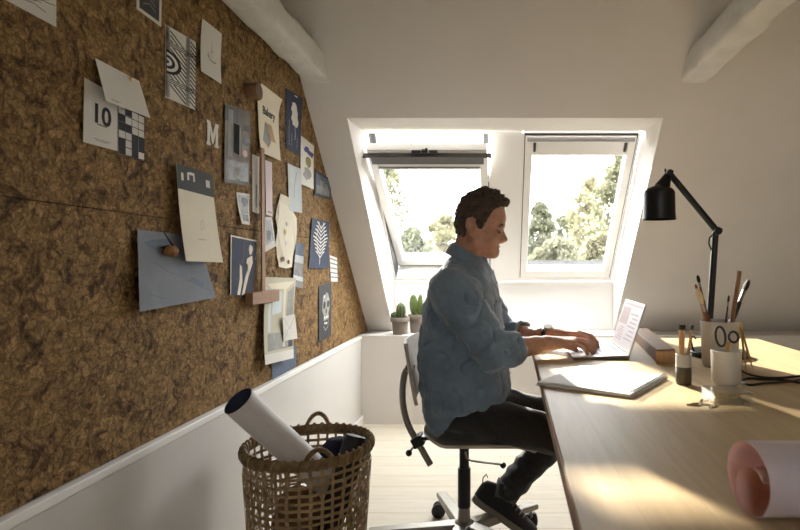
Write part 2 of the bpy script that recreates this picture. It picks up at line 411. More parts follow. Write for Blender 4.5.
# ------------------------------------------------------------------ signed distance fields (figure and clothes)
class Field:
    def __init__(s, lo, hi, h):
        s.lo = np.array(lo, 'f4'); s.h = h; s.n = np.ceil((np.array(hi)-s.lo)/h).astype(int)+1
        s.F = np.full(s.n, .5, 'f4'); s.ax = [s.lo[i]+h*np.arange(s.n[i], dtype='f4') for i in range(3)]
    def win(s, lo, hi, pad):
        sl = []
        for i in range(3):
            a = int(max(0, math.floor((lo[i]-pad-s.lo[i])/s.h))); b = int(min(s.n[i], math.ceil((hi[i]+pad-s.lo[i])/s.h)+1)); sl.append(slice(a, max(a, b)))
        return tuple(sl), (s.ax[0][sl[0]][:, None, None], s.ax[1][sl[1]][None, :, None], s.ax[2][sl[2]][None, None, :])
    def put(s, d, sl, k, op):
        a = s.F[sl]
        if a.size == 0: return
        if op == 'add':
            h = np.clip(.5+.5*(a-d)/k, 0, 1); s.F[sl] = a*(1-h)+d*h-k*h*(1-h)
        else:
            d = -d; h = np.clip(.5-.5*(a-d)/k, 0, 1); s.F[sl] = a*(1-h)+d*h+k*h*(1-h)
    def cone(s, a, b, ra, rb, k=.01, op='add', sc=None):
        a = np.array(a, 'f4'); b = np.array(b, 'f4'); r = max(ra, rb)
        sl, (X, Y, Z) = s.win(np.minimum(a, b)-r, np.maximum(a, b)+r, .05)
        w = np.array(sc if sc is not None else (1, 1, 1), 'f4')
        ba = (b-a)*w; L = float(ba@ba)+1e-12
        px, py, pz = (X-a[0])*w[0], (Y-a[1])*w[1], (Z-a[2])*w[2]
        t = np.clip((px*ba[0]+py*ba[1]+pz*ba[2])/L, 0, 1)
        d = np.sqrt((px-t*ba[0])**2+(py-t*ba[1])**2+(pz-t*ba[2])**2)-(ra+(rb-ra)*t)
        s.put(d, sl, k, op)
    def chain(s, pts, rs, k=.01):
        for i in range(len(pts)-1): s.cone(pts[i], pts[i+1], rs[i], rs[i+1], k)
    def ell(s, c, r, k=.01, op='add', R=None):
        m = max(r); c = np.array(c, 'f4')
        sl, (X, Y, Z) = s.win(c-m, c+m, .05)
        x, y, z = X-c[0], Y-c[1], Z-c[2]
        if R is not None:
            R = np.array(R, 'f4').T
            x, y, z = R[0, 0]*x+R[0, 1]*y+R[0, 2]*z, R[1, 0]*x+R[1, 1]*y+R[1, 2]*z, R[2, 0]*x+R[2, 1]*y+R[2, 2]*z
        k0 = np.sqrt((x/r[0])**2+(y/r[1])**2+(z/r[2])**2); k1 = np.sqrt((x/r[0]**2)**2+(y/r[1]**2)**2+(z/r[2]**2)**2)+1e-6
        s.put(k0*(k0-1)/k1, sl, k, op)
    def loftz(s, rows, k=.01, ex=2.3, cy=None):      # rows: z, xback, xfront, half width (y), ycentre
        rows = sorted(rows); z = [r[0] for r in rows]
        sl, (X, Y, Z) = s.win((min(r[1] for r in rows), min(r[4]-r[3] for r in rows), z[0]), (max(r[2] for r in rows), max(r[4]+r[3] for r in rows), z[-1]), .05)
        zz = Z.ravel()
        g = lambda i: np.interp(zz, z, [r[i] for r in rows])[None, None, :].astype('f4')
        xb, xf, hw, yc = g(1), g(2), g(3), g(4); cx = (xb+xf)/2; a = (xf-xb)/2
        q = (np.abs((X-cx)/a)**ex+np.abs((Y-yc)/hw)**ex)**(1/ex)
        d = (q-1)*np.minimum(a, hw)
        d = np.maximum(d, np.maximum(z[0]-Z, Z-z[-1]))
        s.put(d, sl, k, 'add')
    def clip(s, fn):                                 # keep where fn<0
        X, Y, Z = s.ax[0][:, None, None], s.ax[1][None, :, None], s.ax[2][None, None, :]
        s.F = np.maximum(s.F, fn(X, Y, Z)).astype('f4')
    def bumps(s, fn, band=.03):
        i = np.nonzero(np.abs(s.F) < band)
        s.F[i] += fn(s.ax[0][i[0]], s.ax[1][i[1]], s.ax[2][i[2]]).astype('f4')
    def mesh(s, name):
        F = s.F; I = F < 0
        c = np.zeros(np.array(F.shape)-1, 'u1')
        cs = [(dx, dy, dz) for dx in (0, 1) for dy in (0, 1) for dz in (0, 1)]
        sh = c.shape
        for d in cs: c += I[d[0]:d[0]+sh[0], d[1]:d[1]+sh[1], d[2]:d[2]+sh[2]]
        act = np.nonzero((c > 0) & (c < 8)); n = len(act[0])
        val = {d: F[act[0]+d[0], act[1]+d[1], act[2]+d[2]] for d in cs}
        P = np.zeros((n, 3)); cnt = np.zeros(n)
        for d in cs:
            for ax in range(3):
                if d[ax]: continue
                e = list(d); e[ax] = 1; e = tuple(e); a, b = val[d], val[e]
                mk = (a < 0) != (b < 0); t = np.where(mk, a/np.where(mk, a-b, 1), 0)
                p = np.array(d, float)[None, :].repeat(n, 0); p[:, ax] += t
                P += p*mk[:, None]; cnt += mk
        P = P/cnt[:, None]+np.stack(act, 1); P = P*s.h+s.lo
        idx = np.full(sh, -1, 'i4'); idx[act] = np.arange(n)
        quads = []
        for ax in range(3):
            u, v = (ax+1) % 3, (ax+2) % 3
            A = np.moveaxis(I, (ax, u, v), (0, 1, 2)); J = np.moveaxis(idx, (ax, u, v), (0, 1, 2))
            a0, a1 = A[:-1, 1:-1, 1:-1], A[1:, 1:-1, 1:-1]
            e = np.nonzero(a0 != a1); i, j, k = e[0], e[1]+1, e[2]+1
            q = np.stack([J[i, j-1, k-1], J[i, j, k-1], J[i, j, k], J[i, j-1, k]], 1)
            fl = ~a0[e]; q[fl] = q[fl][:, ::-1]; quads.append(q)
        Q = np.concatenate(quads); Q = Q[(Q >= 0).all(1)]
        me = bpy.data.meshes.new(name); me.from_pydata(P.tolist(), [], Q.tolist()); me.update()
        return me
LAT = RNG.random((32, 32, 32)).astype('f4')
def vn(x, y, z, f):                                  # smooth value noise, -1..1
    x, y, z = x*f, y*f, z*f
    i, j, k = np.floor(x).astype(int), np.floor(y).astype(int), np.floor(z).astype(int)
    a, b, c = x-i, y-j, z-k; a, b, c = a*a*(3-2*a), b*b*(3-2*b), c*c*(3-2*c)
    g = lambda p, q, r: LAT[(i+p) % 32, (j+q) % 32, (k+r) % 32]
    l = lambda A, B, t: A+(B-A)*t
    return 2*l(l(l(g(0, 0, 0), g(1, 0, 0), a), l(g(0, 1, 0), g(1, 1, 0), a), b), l(l(g(0, 0, 1), g(1, 0, 1), a), l(g(0, 1, 1), g(1, 1, 1), a), b), c)-1
WORLD, SUN, EXPO = 16.0, 22.0, 0.1
# ================================================================== THE ROOM
XL, XR, YR, ZC, ZL = -.915, 3.2, -2.4, 2.5, .565
YK = 3.57                                            # knee wall; sloped ceiling: Y + Z = 4.38
def yz_prism(mb, poly, x0, x1, mi=0): return mb.prism([(x0, y, z) for y, z in poly], (x1-x0, 0, 0), mi)
fl = MB().span((XL-.3, YR-.2, -.1), (XR+.2, 4.4, 0)); struct('floor', fl, M_FLOOR, smooth=0)
wb = MB().span((XL-.2, YK, -.1), (XR+.2, 4.3, ZL)); struct('wall_back', wb, M_WALL, bevel=.006)
wl = MB(); yz_prism(wl, [(YR-.2, -.1), (4.3, -.1), (4.3, .5), (2.3, 2.5), (2.2, 2.6), (YR-.2, 2.6)], XL-.2, XL); struct('wall_left', wl, M_WALL, smooth=0)
wr = MB(); yz_prism(wr, [(YR-.2, -.1), (4.3, -.1), (4.3, .5), (2.3, 2.5), (2.2, 2.6), (YR-.2, 2.6)], XR, XR+.2); struct('wall_right', wr, M_WALL, smooth=0)
RX0, RX1, RZ0, RZ1 = -.20, .62, 1.10, 1.90            # unseen window added behind the camera for fill light
wf = MB().span((XL-.2, YR-.2, -.1), (RX0, YR, ZC+.1)); wf.span((RX1, YR-.2, -.1), (XR+.2, YR, ZC+.1)); wf.span((RX0, YR-.2, -.1), (RX1, YR, RZ0)); wf.span((RX0, YR-.2, RZ1), (RX1, YR, ZC+.1))
struct('wall_front', wf, M_WALL, smooth=0)
w3 = MB(); y_ = YR-.12
w3.span((RX0, y_, RZ0), (RX0+.06, y_+.06, RZ1)); w3.span((RX1-.06, y_, RZ0), (RX1, y_+.06, RZ1)); w3.span((RX0+.06, y_, RZ0), (RX1-.06, y_+.06, RZ0+.06)); w3.span((RX0+.06, y_, RZ1-.06), (RX1-.06, y_+.06, RZ1)); w3.span((-.03, y_, RZ0+.06), (.03, y_+.06, RZ1-.06))
w3 = struct('window_3', w3, M_WHITE, label='white casement window added out of view behind the camera for fill light', cat='window', bevel=.003)
for a_, b_ in ((RX0+.06, -.03), (.03, RX1-.06)): obj('pane', MB().span((a_, y_+.028, RZ0+.06), (b_, y_+.032, RZ1-.06)), M_GLASS, w3, smooth=0)
OX0, OX1 = -.728, .776
ce = MB(); OUT = 4.80
xs_ = [XL-.05, OX0, OX1, XR+.05]; zi = [ZL-.02, 1.715, ZC]; zo = [ZL-.02, 1.80, ZC]
vs_ = [(x, 4.38-z, z) for z in zi for x in xs_]+[(x, OUT-z, z) for z in zo for x in xs_]+[(OX0, 3.005, 1.733), (OX1, 3.005, 1.733)]
fs_ = []
for j in range(2):
    for i in range(3):
        if (i, j) == (1, 0): continue
        p = j*4+i; fs_.append((p, p+1, p+5, p+4)); fs_.append((12+p+4, 12+p+5, 12+p+1, 12+p))
fs_ += [(1, 5, 24, 17, 13), (2, 14, 18, 25, 6), (5, 6, 25, 24), (24, 25, 18, 17)]
ce.add(vs_, fs_)
ce.span((XL-.2, YR-.2, ZC), (XR+.2, OUT-ZC, ZC+.1))
struct('ceiling', ce, M_WALL, smooth=0)
# dado along the left wall, its skirting
da = MB().span((XL, YR, 0), (-.884, YK, ZL-.024)); struct('trim_1', da, M_DADO, bevel=.002)
da = MB().span((XL, YR, ZL-.022), (-.880, YK, ZL-.002)); struct('trim_4', da, M_WHITE, bevel=.002)
bb = MB().span((-.882, YR, 0), (-.870, YK-.0, .055)); struct('baseboard_left', bb, M_WHITE, bevel=.003)
# ceiling beams, rough hewn and painted
def beam(x0, x1, z0, z1, seed):
    mb = MB(); rings = 90; per = 6; y0, y1 = 2.7, -1.6
    vs = []
    prof = [(x0+(x1-x0)*i/per, z0) for i in range(per)]+[(x1, z0+(z1-z0)*i/per) for i in range(per)]+[(x1-(x1-x0)*i/per, z1) for i in range(per)]+[(x0, z1-(z1-z0)*i/per) for i in range(per)]
    n = len(prof); cx, cz = (x0+x1)/2, (z0+z1)/2
    for r in range(rings):
        y = y0+(y1-y0)*r/(rings-1)
        for x, z in prof:
            d = Vector((x-cx, 0, z-cz)); q = Vector((x*5+seed, y*4, z*5))
            a = mnoise.noise(q)*.007+mnoise.noise(q*3.1)*.003
            corner = abs(x-cx) > (x1-x0)*.49 and abs(z-cz) > (z1-z0)*.49
            k = -.006 if corner else 0
            p = Vector((x, y, z))+d.normalized()*(a+k+(mnoise.noise(Vector((seed, y*9, x*9)))*.006 if corner else 0)); vs.append(p)
    fs = [(r*n+k, r*n+(k+1) % n, (r+1)*n+(k+1) % n, (r+1)*n+k) for r in range(rings-1) for k in range(n)]
    fs += [tuple(range(n)), tuple(reversed(range((rings-1)*n, rings*n)))]
    return mb.add(vs, fs)
struct('ceiling_beam', beam(-.878, -.765, 1.84, 1.946, 3.3), M_BEAM, label='rough white painted timber beam running along the cork wall', smooth=60)
struct('ceiling_beam', beam(.82, .937, 1.844, 1.96, 8.1), M_BEAM, label='rough white painted timber beam above the black desk lamp', smooth=60)
# roof windows: slope frame (x, t up the slope, n into the room)
C45 = math.sqrt(.5)
def W(x, t, n): return Vector((x, 3.74-t*C45-n*C45, EYE+t*C45-n*C45))
TB, TT, TP = -.165, 1.004, .42
def wb_(mb, x0, x1, t0, t1, n0, n1, mi=0, rot=0):
    def q(x, t, n):
        if rot:
            c, s_ = math.cos(rot), math.sin(rot); dt, dn = t-TP, n+.03
            t, n = TP+dt*c-dn*s_, -.03+dt*s_+dn*c
        return W(x, t, n)
    return mb.hexa([q(x0, t0, n0), q(x1, t0, n0), q(x1, t1, n0), q(x0, t1, n0), q(x0, t0, n1), q(x1, t0, n1), q(x1, t1, n1), q(x0, t1, n1)], mi)
struct('trim_2', wb_(MB(), -.05, .12, TB, TT+.02, -.12, .004), M_WHITE, bevel=.003)     # post between the windows
struct('trim_3', MB().span((OX0, 3.862, ZL), (OX1, 3.95, .905)), M_WHITE, bevel=.004)   # apron below the windows
def roof_window(i, x0, x1, rot, label):
    root = thing('window_%d' % i, label, 'window', W((x0+x1)/2, TB, 0)); root['kind'] = 'structure'
    g = .014
    f = MB(); wb_(f, x0, x0+g, TB, TT, -.12, 0); wb_(f, x1-g, x1, TB, TT, -.12, 0)
    wb_(f, x0+g, x1-g, TB, TB+.03, -.12, 0); wb_(f, x0+g, x1-g, TT-.004, TT+.01, -.12, 0)
    obj('window_frame', f, M_WHITE, root, bevel=.002)
    k = MB(); e = .005                               # dark seal line round the sash
    wb_(k, x0+g, x0+g+e, TB+.03, TT-g, -.1, -.004); wb_(k, x1-g-e, x1-g, TB+.03, TT-g, -.1, -.004)
    if not rot: wb_(k, x0+g, x1-g, TB+.03, TB+.03+e, -.1, -.004); wb_(k, x0+g, x1-g, TT-g-e, TT-g, -.1, -.004)
    obj('seal', k, M_GREYTRIM, root, label='dark seal line')
    a, b = x0+g+e, x1-g-e; w = .042; t0, t1 = TB+.036, TT-g-.008
    s_ = MB(); wb_(s_, a, a+w, t0, t1, -.06, .004, 0, rot); wb_(s_, b-w, b, t0, t1, -.06, .004, 0, rot)
    wb_(s_, a+w, b-w, t0, t0+.062, -.06, .004, 0, rot); wb_(s_, a+w, b-w, t1-.03, t1, -.06, .004, 0, rot)
    sash = obj('sash', s_, M_WHITE, root, bevel=.003)
    p = MB(); wb_(p, a+w-.004, b-w+.004, t0+.058, t1-.026, -.043, -.039, 0, rot)
    obj('pane', p, M_GLASS, sash, smooth=0)
    bl = MB(); wb_(bl, a+w, b-w, t1-.13, t1-.03, -.036, -.008, 0, rot)
    obj('blind_cassette', bl, M_WHITE, sash, bevel=.003)
    br = MB()
    if rot: wb_(br, a+w, b-w, t1-.142, t1-.128, -.036, .0, 0, rot)
    else: wb_(br, a+.01, b-.01, t1-.026, t1-.006, .004, .014, 0, rot)
    obj('blind_bar', br, M_BARGREY, sash, bevel=.002, label='grey metal blind bar')
    for xx in (a+w+.004, b-w-.018):
        c = MB(); wb_(c, xx, xx+.014, t1-.10, t1-.045, -.034, .002, 0, rot); obj('blind_clip', c, M_GREYTRIM, sash, bevel=.002)
    if rot:
        v = MB(); wb_(v, x0-.004, x1+.004, t1-.016, t1-.009, .004, .035, 0, rot)
        wb_(v, a+.018, b-.018, t1-.075, t1-.014, .004, .026, 0, rot); obj('control_bar', v, M_BAR, sash, bevel=.003, label='dark grey opening bar')
        h = MB(); wb_(h, a, b, t1+.001, t1+.010, -.05, .0, 0, rot); obj('vent_flap', h, M_WHITE, sash, bevel=.002)
        l = MB(); xm = (a+b)/2
        for dx, ww, hh in ((-.055, .05, .010), (-.012, .03, .016), (.035, .045, .009), (0, .012, .026)):
            wb_(l, xm+dx-ww/2, xm+dx+ww/2, t1+.001, t1+.001+hh, .0, .014, 0, rot)
        obj('latch', l, M_BLACK, sash, bevel=.002, label='black latch')
        st = MB(); st.tube([W(x0+.25, TT-.02, -.05), W(x0+.245, TT-.06, .06)], .005, 8); obj('stay_rod', st, M_BAR, root)
        for xx in (x0+g, x1-g-.03):
            c = MB(); wb_(c, xx, xx+.03, TT-.09, TT-g, -.11, -.03); obj('jamb_shade_block', c, M_GREYTRIM, root, bevel=.003)  # dark blocks stand in for shade on the frame's side jambs
    fs = MB(); wb_(fs, x0+.02, x1-.02, TB-.02, TB+.04, -.16, -.12); obj('flashing', fs, M_ROOFT, root, label='grey outside flashing')
    return root
roof_window(1, OX0, -.05, math.radians(12), 'roof window on the left, its sash tilted open above the cacti')
roof_window(2, .12, .765, 0, 'closed roof window behind the laptop, framed in white')

# ================================================================== OUTSIDE
gm = MB().span((-60, -60, -4.2), (60, 90, -4)); g = struct('lawn', gm, M_LAWN, smooth=0)
def tree(px, ty, D, rpx, by, mi, n, label, seed, sparse=.0, leaf=.062):
    r_ = np.random.default_rng(seed); top = at(px, ty, D); bot = at(px, by, D); R = rpx*D/F_PX
    root = thing('tree', label, 'tree', (top.x, D, -4), 'trees beyond the roof windows')
    H = top.z-bot.z; nb = int(40+26*H/R); cen = []
    for _ in range(nb):
        h = r_.random(); wv = math.sin(math.pi*(.12+.85*h))**.7
        a = r_.random()*6.283; q = r_.random()**.6*R*wv*.92
        cen.append((top.x+math.cos(a)*q, D+math.sin(a)*q, bot.z+H*(.03+.9*h), R*(.13+.24*r_.random()**1.6)*(1.15-.45*h)))
    C_ = np.array(cen); pick = r_.integers(0, nb, n); d = r_.normal(size=(n, 3)); d /= np.linalg.norm(d, axis=1)[:, None]
    rad = C_[pick, 3]*(r_.random(n)**.45)*(1+sparse*r_.random(n)); P = C_[pick, :3]+d*rad[:, None]
    P[:, 2] = np.minimum(P[:, 2], top.z+.05*R)
    u = r_.normal(size=(n, 3)); u /= np.linalg.norm(u, axis=1)[:, None]; w = np.cross(u, r_.normal(size=(n, 3))); w /= np.linalg.norm(w, axis=1)[:, None]
    sz = leaf*(.6+.8*r_.random(n))[:, None]
    V = np.stack([P-u*sz, P+w*sz*.45, P+u*sz, P-w*sz*.45], 1).reshape(-1, 3)
    mb = MB(); mb.v = V.tolist(); mb.f = [(4*i, 4*i+1, 4*i+2, 4*i+3) for i in range(n)]; mb.m = [0]*n
    obj('crown', mb, M_LEAF[mi], root, smooth=0)
    t = MB(); t.tube([(top.x, D, -4), (top.x+.05*R, D, bot.z), (top.x-.04*R, D, bot.z+H*.5), (top.x, D, top.z-.15*R)], [.14*R+.08, .11*R+.05, .06*R+.02, .015], 8)
    for c in cen[::6]:
        t.tube([(top.x, D, max(-2, c[2]-.5*R)), ((top.x+c[0])/2, (D+c[1])/2, c[2]-.15*R), (c[0], c[1], c[2])], [.04*R, .025*R, .008], 5)
    obj('trunk', t, M_BARK, root)
tree(619, 145, 14, 32, 285, 0, 7600, 'tall olive green tree seen at the right edge of the closed roof window', 1, .5)
tree(590, 170, 18, 25, 285, 1, 7000, 'straw coloured tall tree left of the tallest one in the right roof window', 9, .5)
tree(568, 208, 21, 24, 285, 2, 7600, 'sage green bushy tree in the middle of the right roof window', 3, .3)
tree(541, 198, 15.5, 18, 285, 2, 7600, 'dense green tree filling the lower left of the right roof window', 4, .3)
tree(606, 232, 11, 34, 295, 1, 7000, 'low pale yellow bush seen in the lower right of the closed window', 5, .3)
tree(556, 238, 12.9, 30, 290, 0, 7000, 'low olive bush at the bottom of the closed roof window', 11, .3)
tree(384, 152, 14, 26, 250, 0, 2600, 'sparse tall tree at the left edge of the open roof window', 6, .8)
tree(412, 228, 12.4, 24, 285, 2, 5600, 'sage tree low behind the open sash, above the cacti', 7, .3)
tree(446, 212, 16.5, 28, 285, 1, 7000, 'straw coloured tree seen through the open sash beside the man', 8, .3)
tree(486, 212, 20, 24, 285, 2, 5000, 'green tree behind the head of the seated man', 10, .2)
def hedge():
    n = 9000; r_ = np.random.default_rng(5)
    P = np.stack([-3+6*r_.random(n), 8.6+.9*r_.random(n), .1+.90*r_.random(n)**.8+.05*r_.normal(size=n)], 1)
    u = r_.normal(size=(n, 3)); u /= np.linalg.norm(u, axis=1)[:, None]; w = np.cross(u, r_.normal(size=(n, 3))); w /= np.linalg.norm(w, axis=1)[:, None]
    sz = .07*(.6+.8*r_.random(n))[:, None]
    mb = MB(); mb.v = np.stack([P-u*sz, P+w*sz*.5, P+u*sz, P-w*sz*.5], 1).reshape(-1, 3).tolist(); mb.f = [(4*i, 4*i+1, 4*i+2, 4*i+3) for i in range(n)]; mb.m = [0]*n
    o = obj('hedge', mb, M_HEDGE, smooth=0); o['kind'] = 'stuff'; tag(o, 'dark green hedge seen under the open sash', 'hedge')
hedge()

# ================================================================== CORK AND PINNED SHEETS
XW = -.90
ZS = 1.143
for nm, z0, z1, lb in (('cork_board', ZL, ZS-.001, 'lower sheet of brown cork lining the left wall, down to the white dado'),
                       ('cork_board', ZS+.001, ZC, 'upper sheet of brown cork lining the left wall, up to the beam')):
    mb = MB(); mb.prism([(XL, YR, z0), (XL, 4.38-z0, z0), (XL, 4.38-z1, z1), (XL, YR, z1)], (XW-XL, 0, 0))
    tag(obj(nm, mb, M_CORK, smooth=0), lb, 'cork board', 'cork wall lining')
def wall_pt(px, py, o=0):
    Y = (XW+o)*F_PX/(px-CX); return (Y, EYE-(py-CY)*Y/F_PX)
def paper(name, label, q, mats, art=(), cat='sheet', off=.002, curl=None, n=8, group='sheets pinned to the cork wall', parts=()):
    """q: four measured photo points TL, TR, BR, BL; art: (material index, list of (u,v)) or (mi,'t',text,u,v,size)"""
    cf = curl or (lambda u, v: 0)
    (a, b, c, d) = [np.array(wall_pt(p[0], p[1], off+cf(*uv))) for p, uv in zip(q, ((0, 1), (1, 1), (1, 0), (0, 0)))]
    def pos(u, v, e=0):                              # v = 0 bottom, 1 top
        p = (d*(1-u)+c*u)*(1-v)+(a*(1-u)+b*u)*v
        return Vector((XW+off+.0007+cf(u, v)+e, p[0], p[1]))
    mb = MB(); mb.sheet(lambda u, v: (pos(u, v), (1, 0, 0)), n, n, .0006)
    for k_, it in enumerate(art):
        lay = .0003+.00003*k_
        if it[1] == 't':
            mi, _, txt, u, v, size = it; vs, fs = text_mesh(txt, size)
            wd = np.linalg.norm(b-a); ht = np.linalg.norm(a-d)
            mb.add([pos(u+x/wd, v+y/ht, lay+.0003+z) for x, y, z in vs], fs, mi)
        elif it[1] == 'r':                           # rectangle band u0,v0,u1,v1
            mi, _, u0, v0, u1, v1 = it; k = 5
            vs = [pos(u0+(u1-u0)*i/k, v0+(v1-v0)*j/k, lay) for j in range(k+1) for i in range(k+1)]
            mb.add(vs, [(j*(k+1)+i, j*(k+1)+i+1, (j+1)*(k+1)+i+1, (j+1)*(k+1)+i) for j in range(k) for i in range(k)], mi)
        elif it[1] == 'l':                           # line of width w through points
            mi, _, w, pts = it; asp = np.linalg.norm(b-a)/np.linalg.norm(a-d)
            for (u0, v0), (u1, v1) in zip(pts[:-1], pts[1:]):
                dx, dy = (u1-u0)*asp, v1-v0; L = math.hypot(dx, dy)+1e-9; nx, ny = -dy/L*w/asp, dx/L*w
                mb.add([pos(u0-nx, v0-ny, lay), pos(u1-nx, v1-ny, lay), pos(u1+nx, v1+ny, lay), pos(u0+nx, v0+ny, lay)], [(0, 1, 2, 3)], mi)
        else:
            mi, pts = it; cu = sum(p[0] for p in pts)/len(pts); cv = sum(p[1] for p in pts)/len(pts)
            mb.add([pos(cu, cv, lay)]+[pos(u, v, lay) for u, v in pts], [(0, i+1, (i+1) % len(pts)+1) for i in range(len(pts))], mi)
    o = obj(name, mb, mats, smooth=0)
    tag(o, label, cat, group)
    return o, pos
def blob(u, v, ru, rv, k=14, wob=.0, seed=1, rot=0):
    r_ = random.Random(seed); out = []
    for i in range(k):
        t = 2*math.pi*i/k; m = 1+wob*(r_.random()*2-1); x, y = ru*m*math.cos(t), rv*m*math.sin(t)
        out.append((u+x*math.cos(rot)-y*math.sin(rot), v+x*math.sin(rot)+y*math.cos(rot)))
    return out
lift = lambda a: (lambda u, v: a*(1-v)**2)           # bottom edge curls off the wall
liftr = lambda a: (lambda u, v: a*u*u)
# sketch, top left corner
paper('sketch_sheet', 'white sheet with black line sketch in the top left corner of the cork', [(-30, -60), (56, -30), (56, 27), (-30, -19)], [M_PAPER, M_INK],
      [(1, 'l', .006, [(.25, .42), (.5, .3), (.7, .34), (.98, .36)]), (1, 'l', .006, [(.45, .18), (.7, .22), (.86, .16)]), (1, 'l', .008, [(.5, .5), (.56, .2), (.62, .5)]),
       (1, 'l', .006, [(.3, .3), (.5, .5), (.7, .28), (.9, .42)]), (1, 'l', .005, [(.66, .5), (.66, .2)]), (1, 'l', .005, [(.7, .5), (.7, .22)]), (1, 'l', .004, [(.4, .36), (.55, .24), (.8, .3)])])
paper('dark_print', 'dark print with white border at the top of the cork, above the striped poster', [(136, -26), (161.5, -7), (161, 27), (136.5, 9)], [M_PAPER, M_DARKPH, M_SHADE],
      [(1, 'r', .1, .1, .9, .95), (2, 'l', .012, [(.25, .3), (.5, .42), (.75, .3)]), (2, 'l', .012, [(.25, .45), (.5, .57), (.75, .45)]), (2, 'l', .012, [(.3, .6), (.5, .7), (.7, .6)])], 'print')
# black and white pattern
art = []
for k in range(20):
    v = -.1+k*.062
    for (u0, u1) in ((.14, .66), (.80, .99)):
        v0, v1 = v, v+(u1-u0)*.34
        if v0 < .02 or v1 > .98: continue
        art.append((1, 'l', .0105, [(u0, v1), (u1, v0)]))
for u in (.02, .06, .10, .68, .72, .76): art.append((1, 'l', .0075, [(u, .01), (u, .99)]))
for v0 in (.25, .76):
    art.append((0, 'r', .13, v0-.035, .67, v0+.035))
    for v in (v0-.024, v0, v0+.024): art.append((1, 'l', .006, [(.12, v), (.98, v)]))
for i, r in enumerate((.46, .36, .26, .16, .07)):
    art.append((1-(i % 2), [(.03, .5-r*.36)]+[(.03+r*math.sin(t), .5-r*.36*math.cos(t)) for t in np.linspace(0, math.pi, 14)]+[(.03, .5+r*.36)]))
def poster_fix(art):                                 # arcs stand a hair above the stripes
    return art
paper('patterned_poster', 'tall black and white poster of stripes and half circle rings', [(165, 24), (195.6, 42), (195, 110), (165, 97)], [M_PAPER, M_INK], poster_fix(art), 'poster')
paper('anchor_sketch', 'pale sheet with a small brown boat sketch beneath the timber beam', [(202, 18), (221.8, 34), (221.2, 84), (201, 71)], [M_PAPER, M_BROWN, M_SHADE],
      [(1, 'l', .008, [(.32, .4), (.45, .33), (.62, .32), (.75, .34)]), (1, 'l', .006, [(.34, .46), (.42, .37)]), (2, 'l', .005, [(.52, .35), (.52, .66)]), (2, 'l', .004, [(.5, .62), (.58, .52)]), (1, 'l', .004, [(.46, .5), (.6, .5)])], curl=lift(.012))
paper('calendar_card', 'white card printed with a bold 10 beside the crossword pattern', [(84, 77.4), (117.2, 96), (117.2, 151), (83, 142)], [M_PAPER, M_INK, M_SHADE],
      [(1, 't', '10', .5, .51, .062), (1, 'r', .37, .345, .66, .36), (2, 'r', .4, .37, .62, .378), (2, 'r', .28, .10, .78, .112), (2, 'r', .34, .075, .7, .085)], 'card', curl=lambda u, v: .004*(1-v))
art = []
r_ = random.Random(4)
for i in range(4):
    for j in range(6):
        if r_.random() < .36:
            art.append((1, 'r', i/4+.012, j/6+.01, (i+1)/4-.0, (j+1)/6-.0))
for i in range(5): art.append((1, 'l', .008, [(i/4*.98+.01, .0), (i/4*.98+.01, 1)]))
for j in range(7): art.append((1, 'l', .008, [(0, j/6*.98+.01), (1, j/6*.98+.01)]))
paper('crossword_print', 'black and white grid print like a crossword under the tilted blank sheet', [(117.5, 104), (144, 117), (144, 161), (118, 153.5)], [M_PAPER, M_INK], art, 'print')
o, ps = paper('blank_sheet', 'tilted blank pale sheet hanging from one brass pin over the 10 card', [(95, 58), (139, 81), (150, 118), (106, 101)], [M_PAPER, M_SHADE], [(1, 'r', .12, .10, .34, .115), (1, 'r', .12, .07, .28, .08)], off=.009, curl=lambda u, v: .02*(1-v))
pn = MB(); pn.lathe([(.0, .008), (.004, .007), (.005, .004), (.002, .002), (.0015, 0)], ps(.72, .9, .0), 12, R=Matrix.Rotation(math.pi/2, 3, 'Y')); obj('push_pin', pn, M_BRASS, o, label='brass pin')
# letter M cut-out
Y0, Z0 = wall_pt(206, 151 - 7); Y1, Z1 = wall_pt(217.8, 125)
def ml(u, v): return (XW+.001, Y0+(Y1-Y0)*u, Z0+(Z1-Z0)*v)
mp = [(0, 0), (.32, 0), (.32, .12), (.26, .12), (.26, .62), (.46, .12), (.56, .12), (.76, .62), (.76, .12), (.68, .12), (.68, 0), (1, 0), (1, .12), (.95, .12), (.95, .88), (1, .88), (1, 1), (.72, 1), (.51, .5), (.28, 1), (0, 1), (0, .88), (.06, .88), (.06, .12), (0, .12)]
mb = MB(); mb.prism([ml(u, v) for u, v in mp], (.0015, 0, 0)); tag(obj('letter_cutout', mb, M_PAPER, smooth=0), 'white letter M cut-out on the cork', 'letter')
o, ps = paper('collage_board', 'grey brown collage board with torn photos beside the white letter M', [(225, 104), (250, 112), (249, 186), (224, 182.5)], [M_COLLAGE, M_DARKPH, M_SHADE, M_GREYPH, M_LIP],
      [(1, 'r', .0, .8, .5, .99), (3, 'r', .1, .05, .95, .3), (2, 'r', .12, .35, .3, .95), (1, 'r', .72, .72, .95, .8), (1, blob(.84, .58, .14, .055)), (1, blob(.82, .76, .1, .04)), (4, blob(.80, .42, .12, .045)), (2, 'r', .35, .08, .6, .22)], 'collage', curl=lambda u, v: .004)
paper('photo_strip', 'narrow dark photo with a white edge pinned on the collage board', [(234, 123), (240.5, 126), (240.2, 156), (234, 152)], [M_DARKPH, M_PAPER], [(1, 'r', .82, 0, 1, 1)], 'photo', off=.012, curl=lambda u, v: .012*u)
cu = lambda u, v: .014*math.exp(-((1-v)/.12)**2)+.01*(1-v)**3
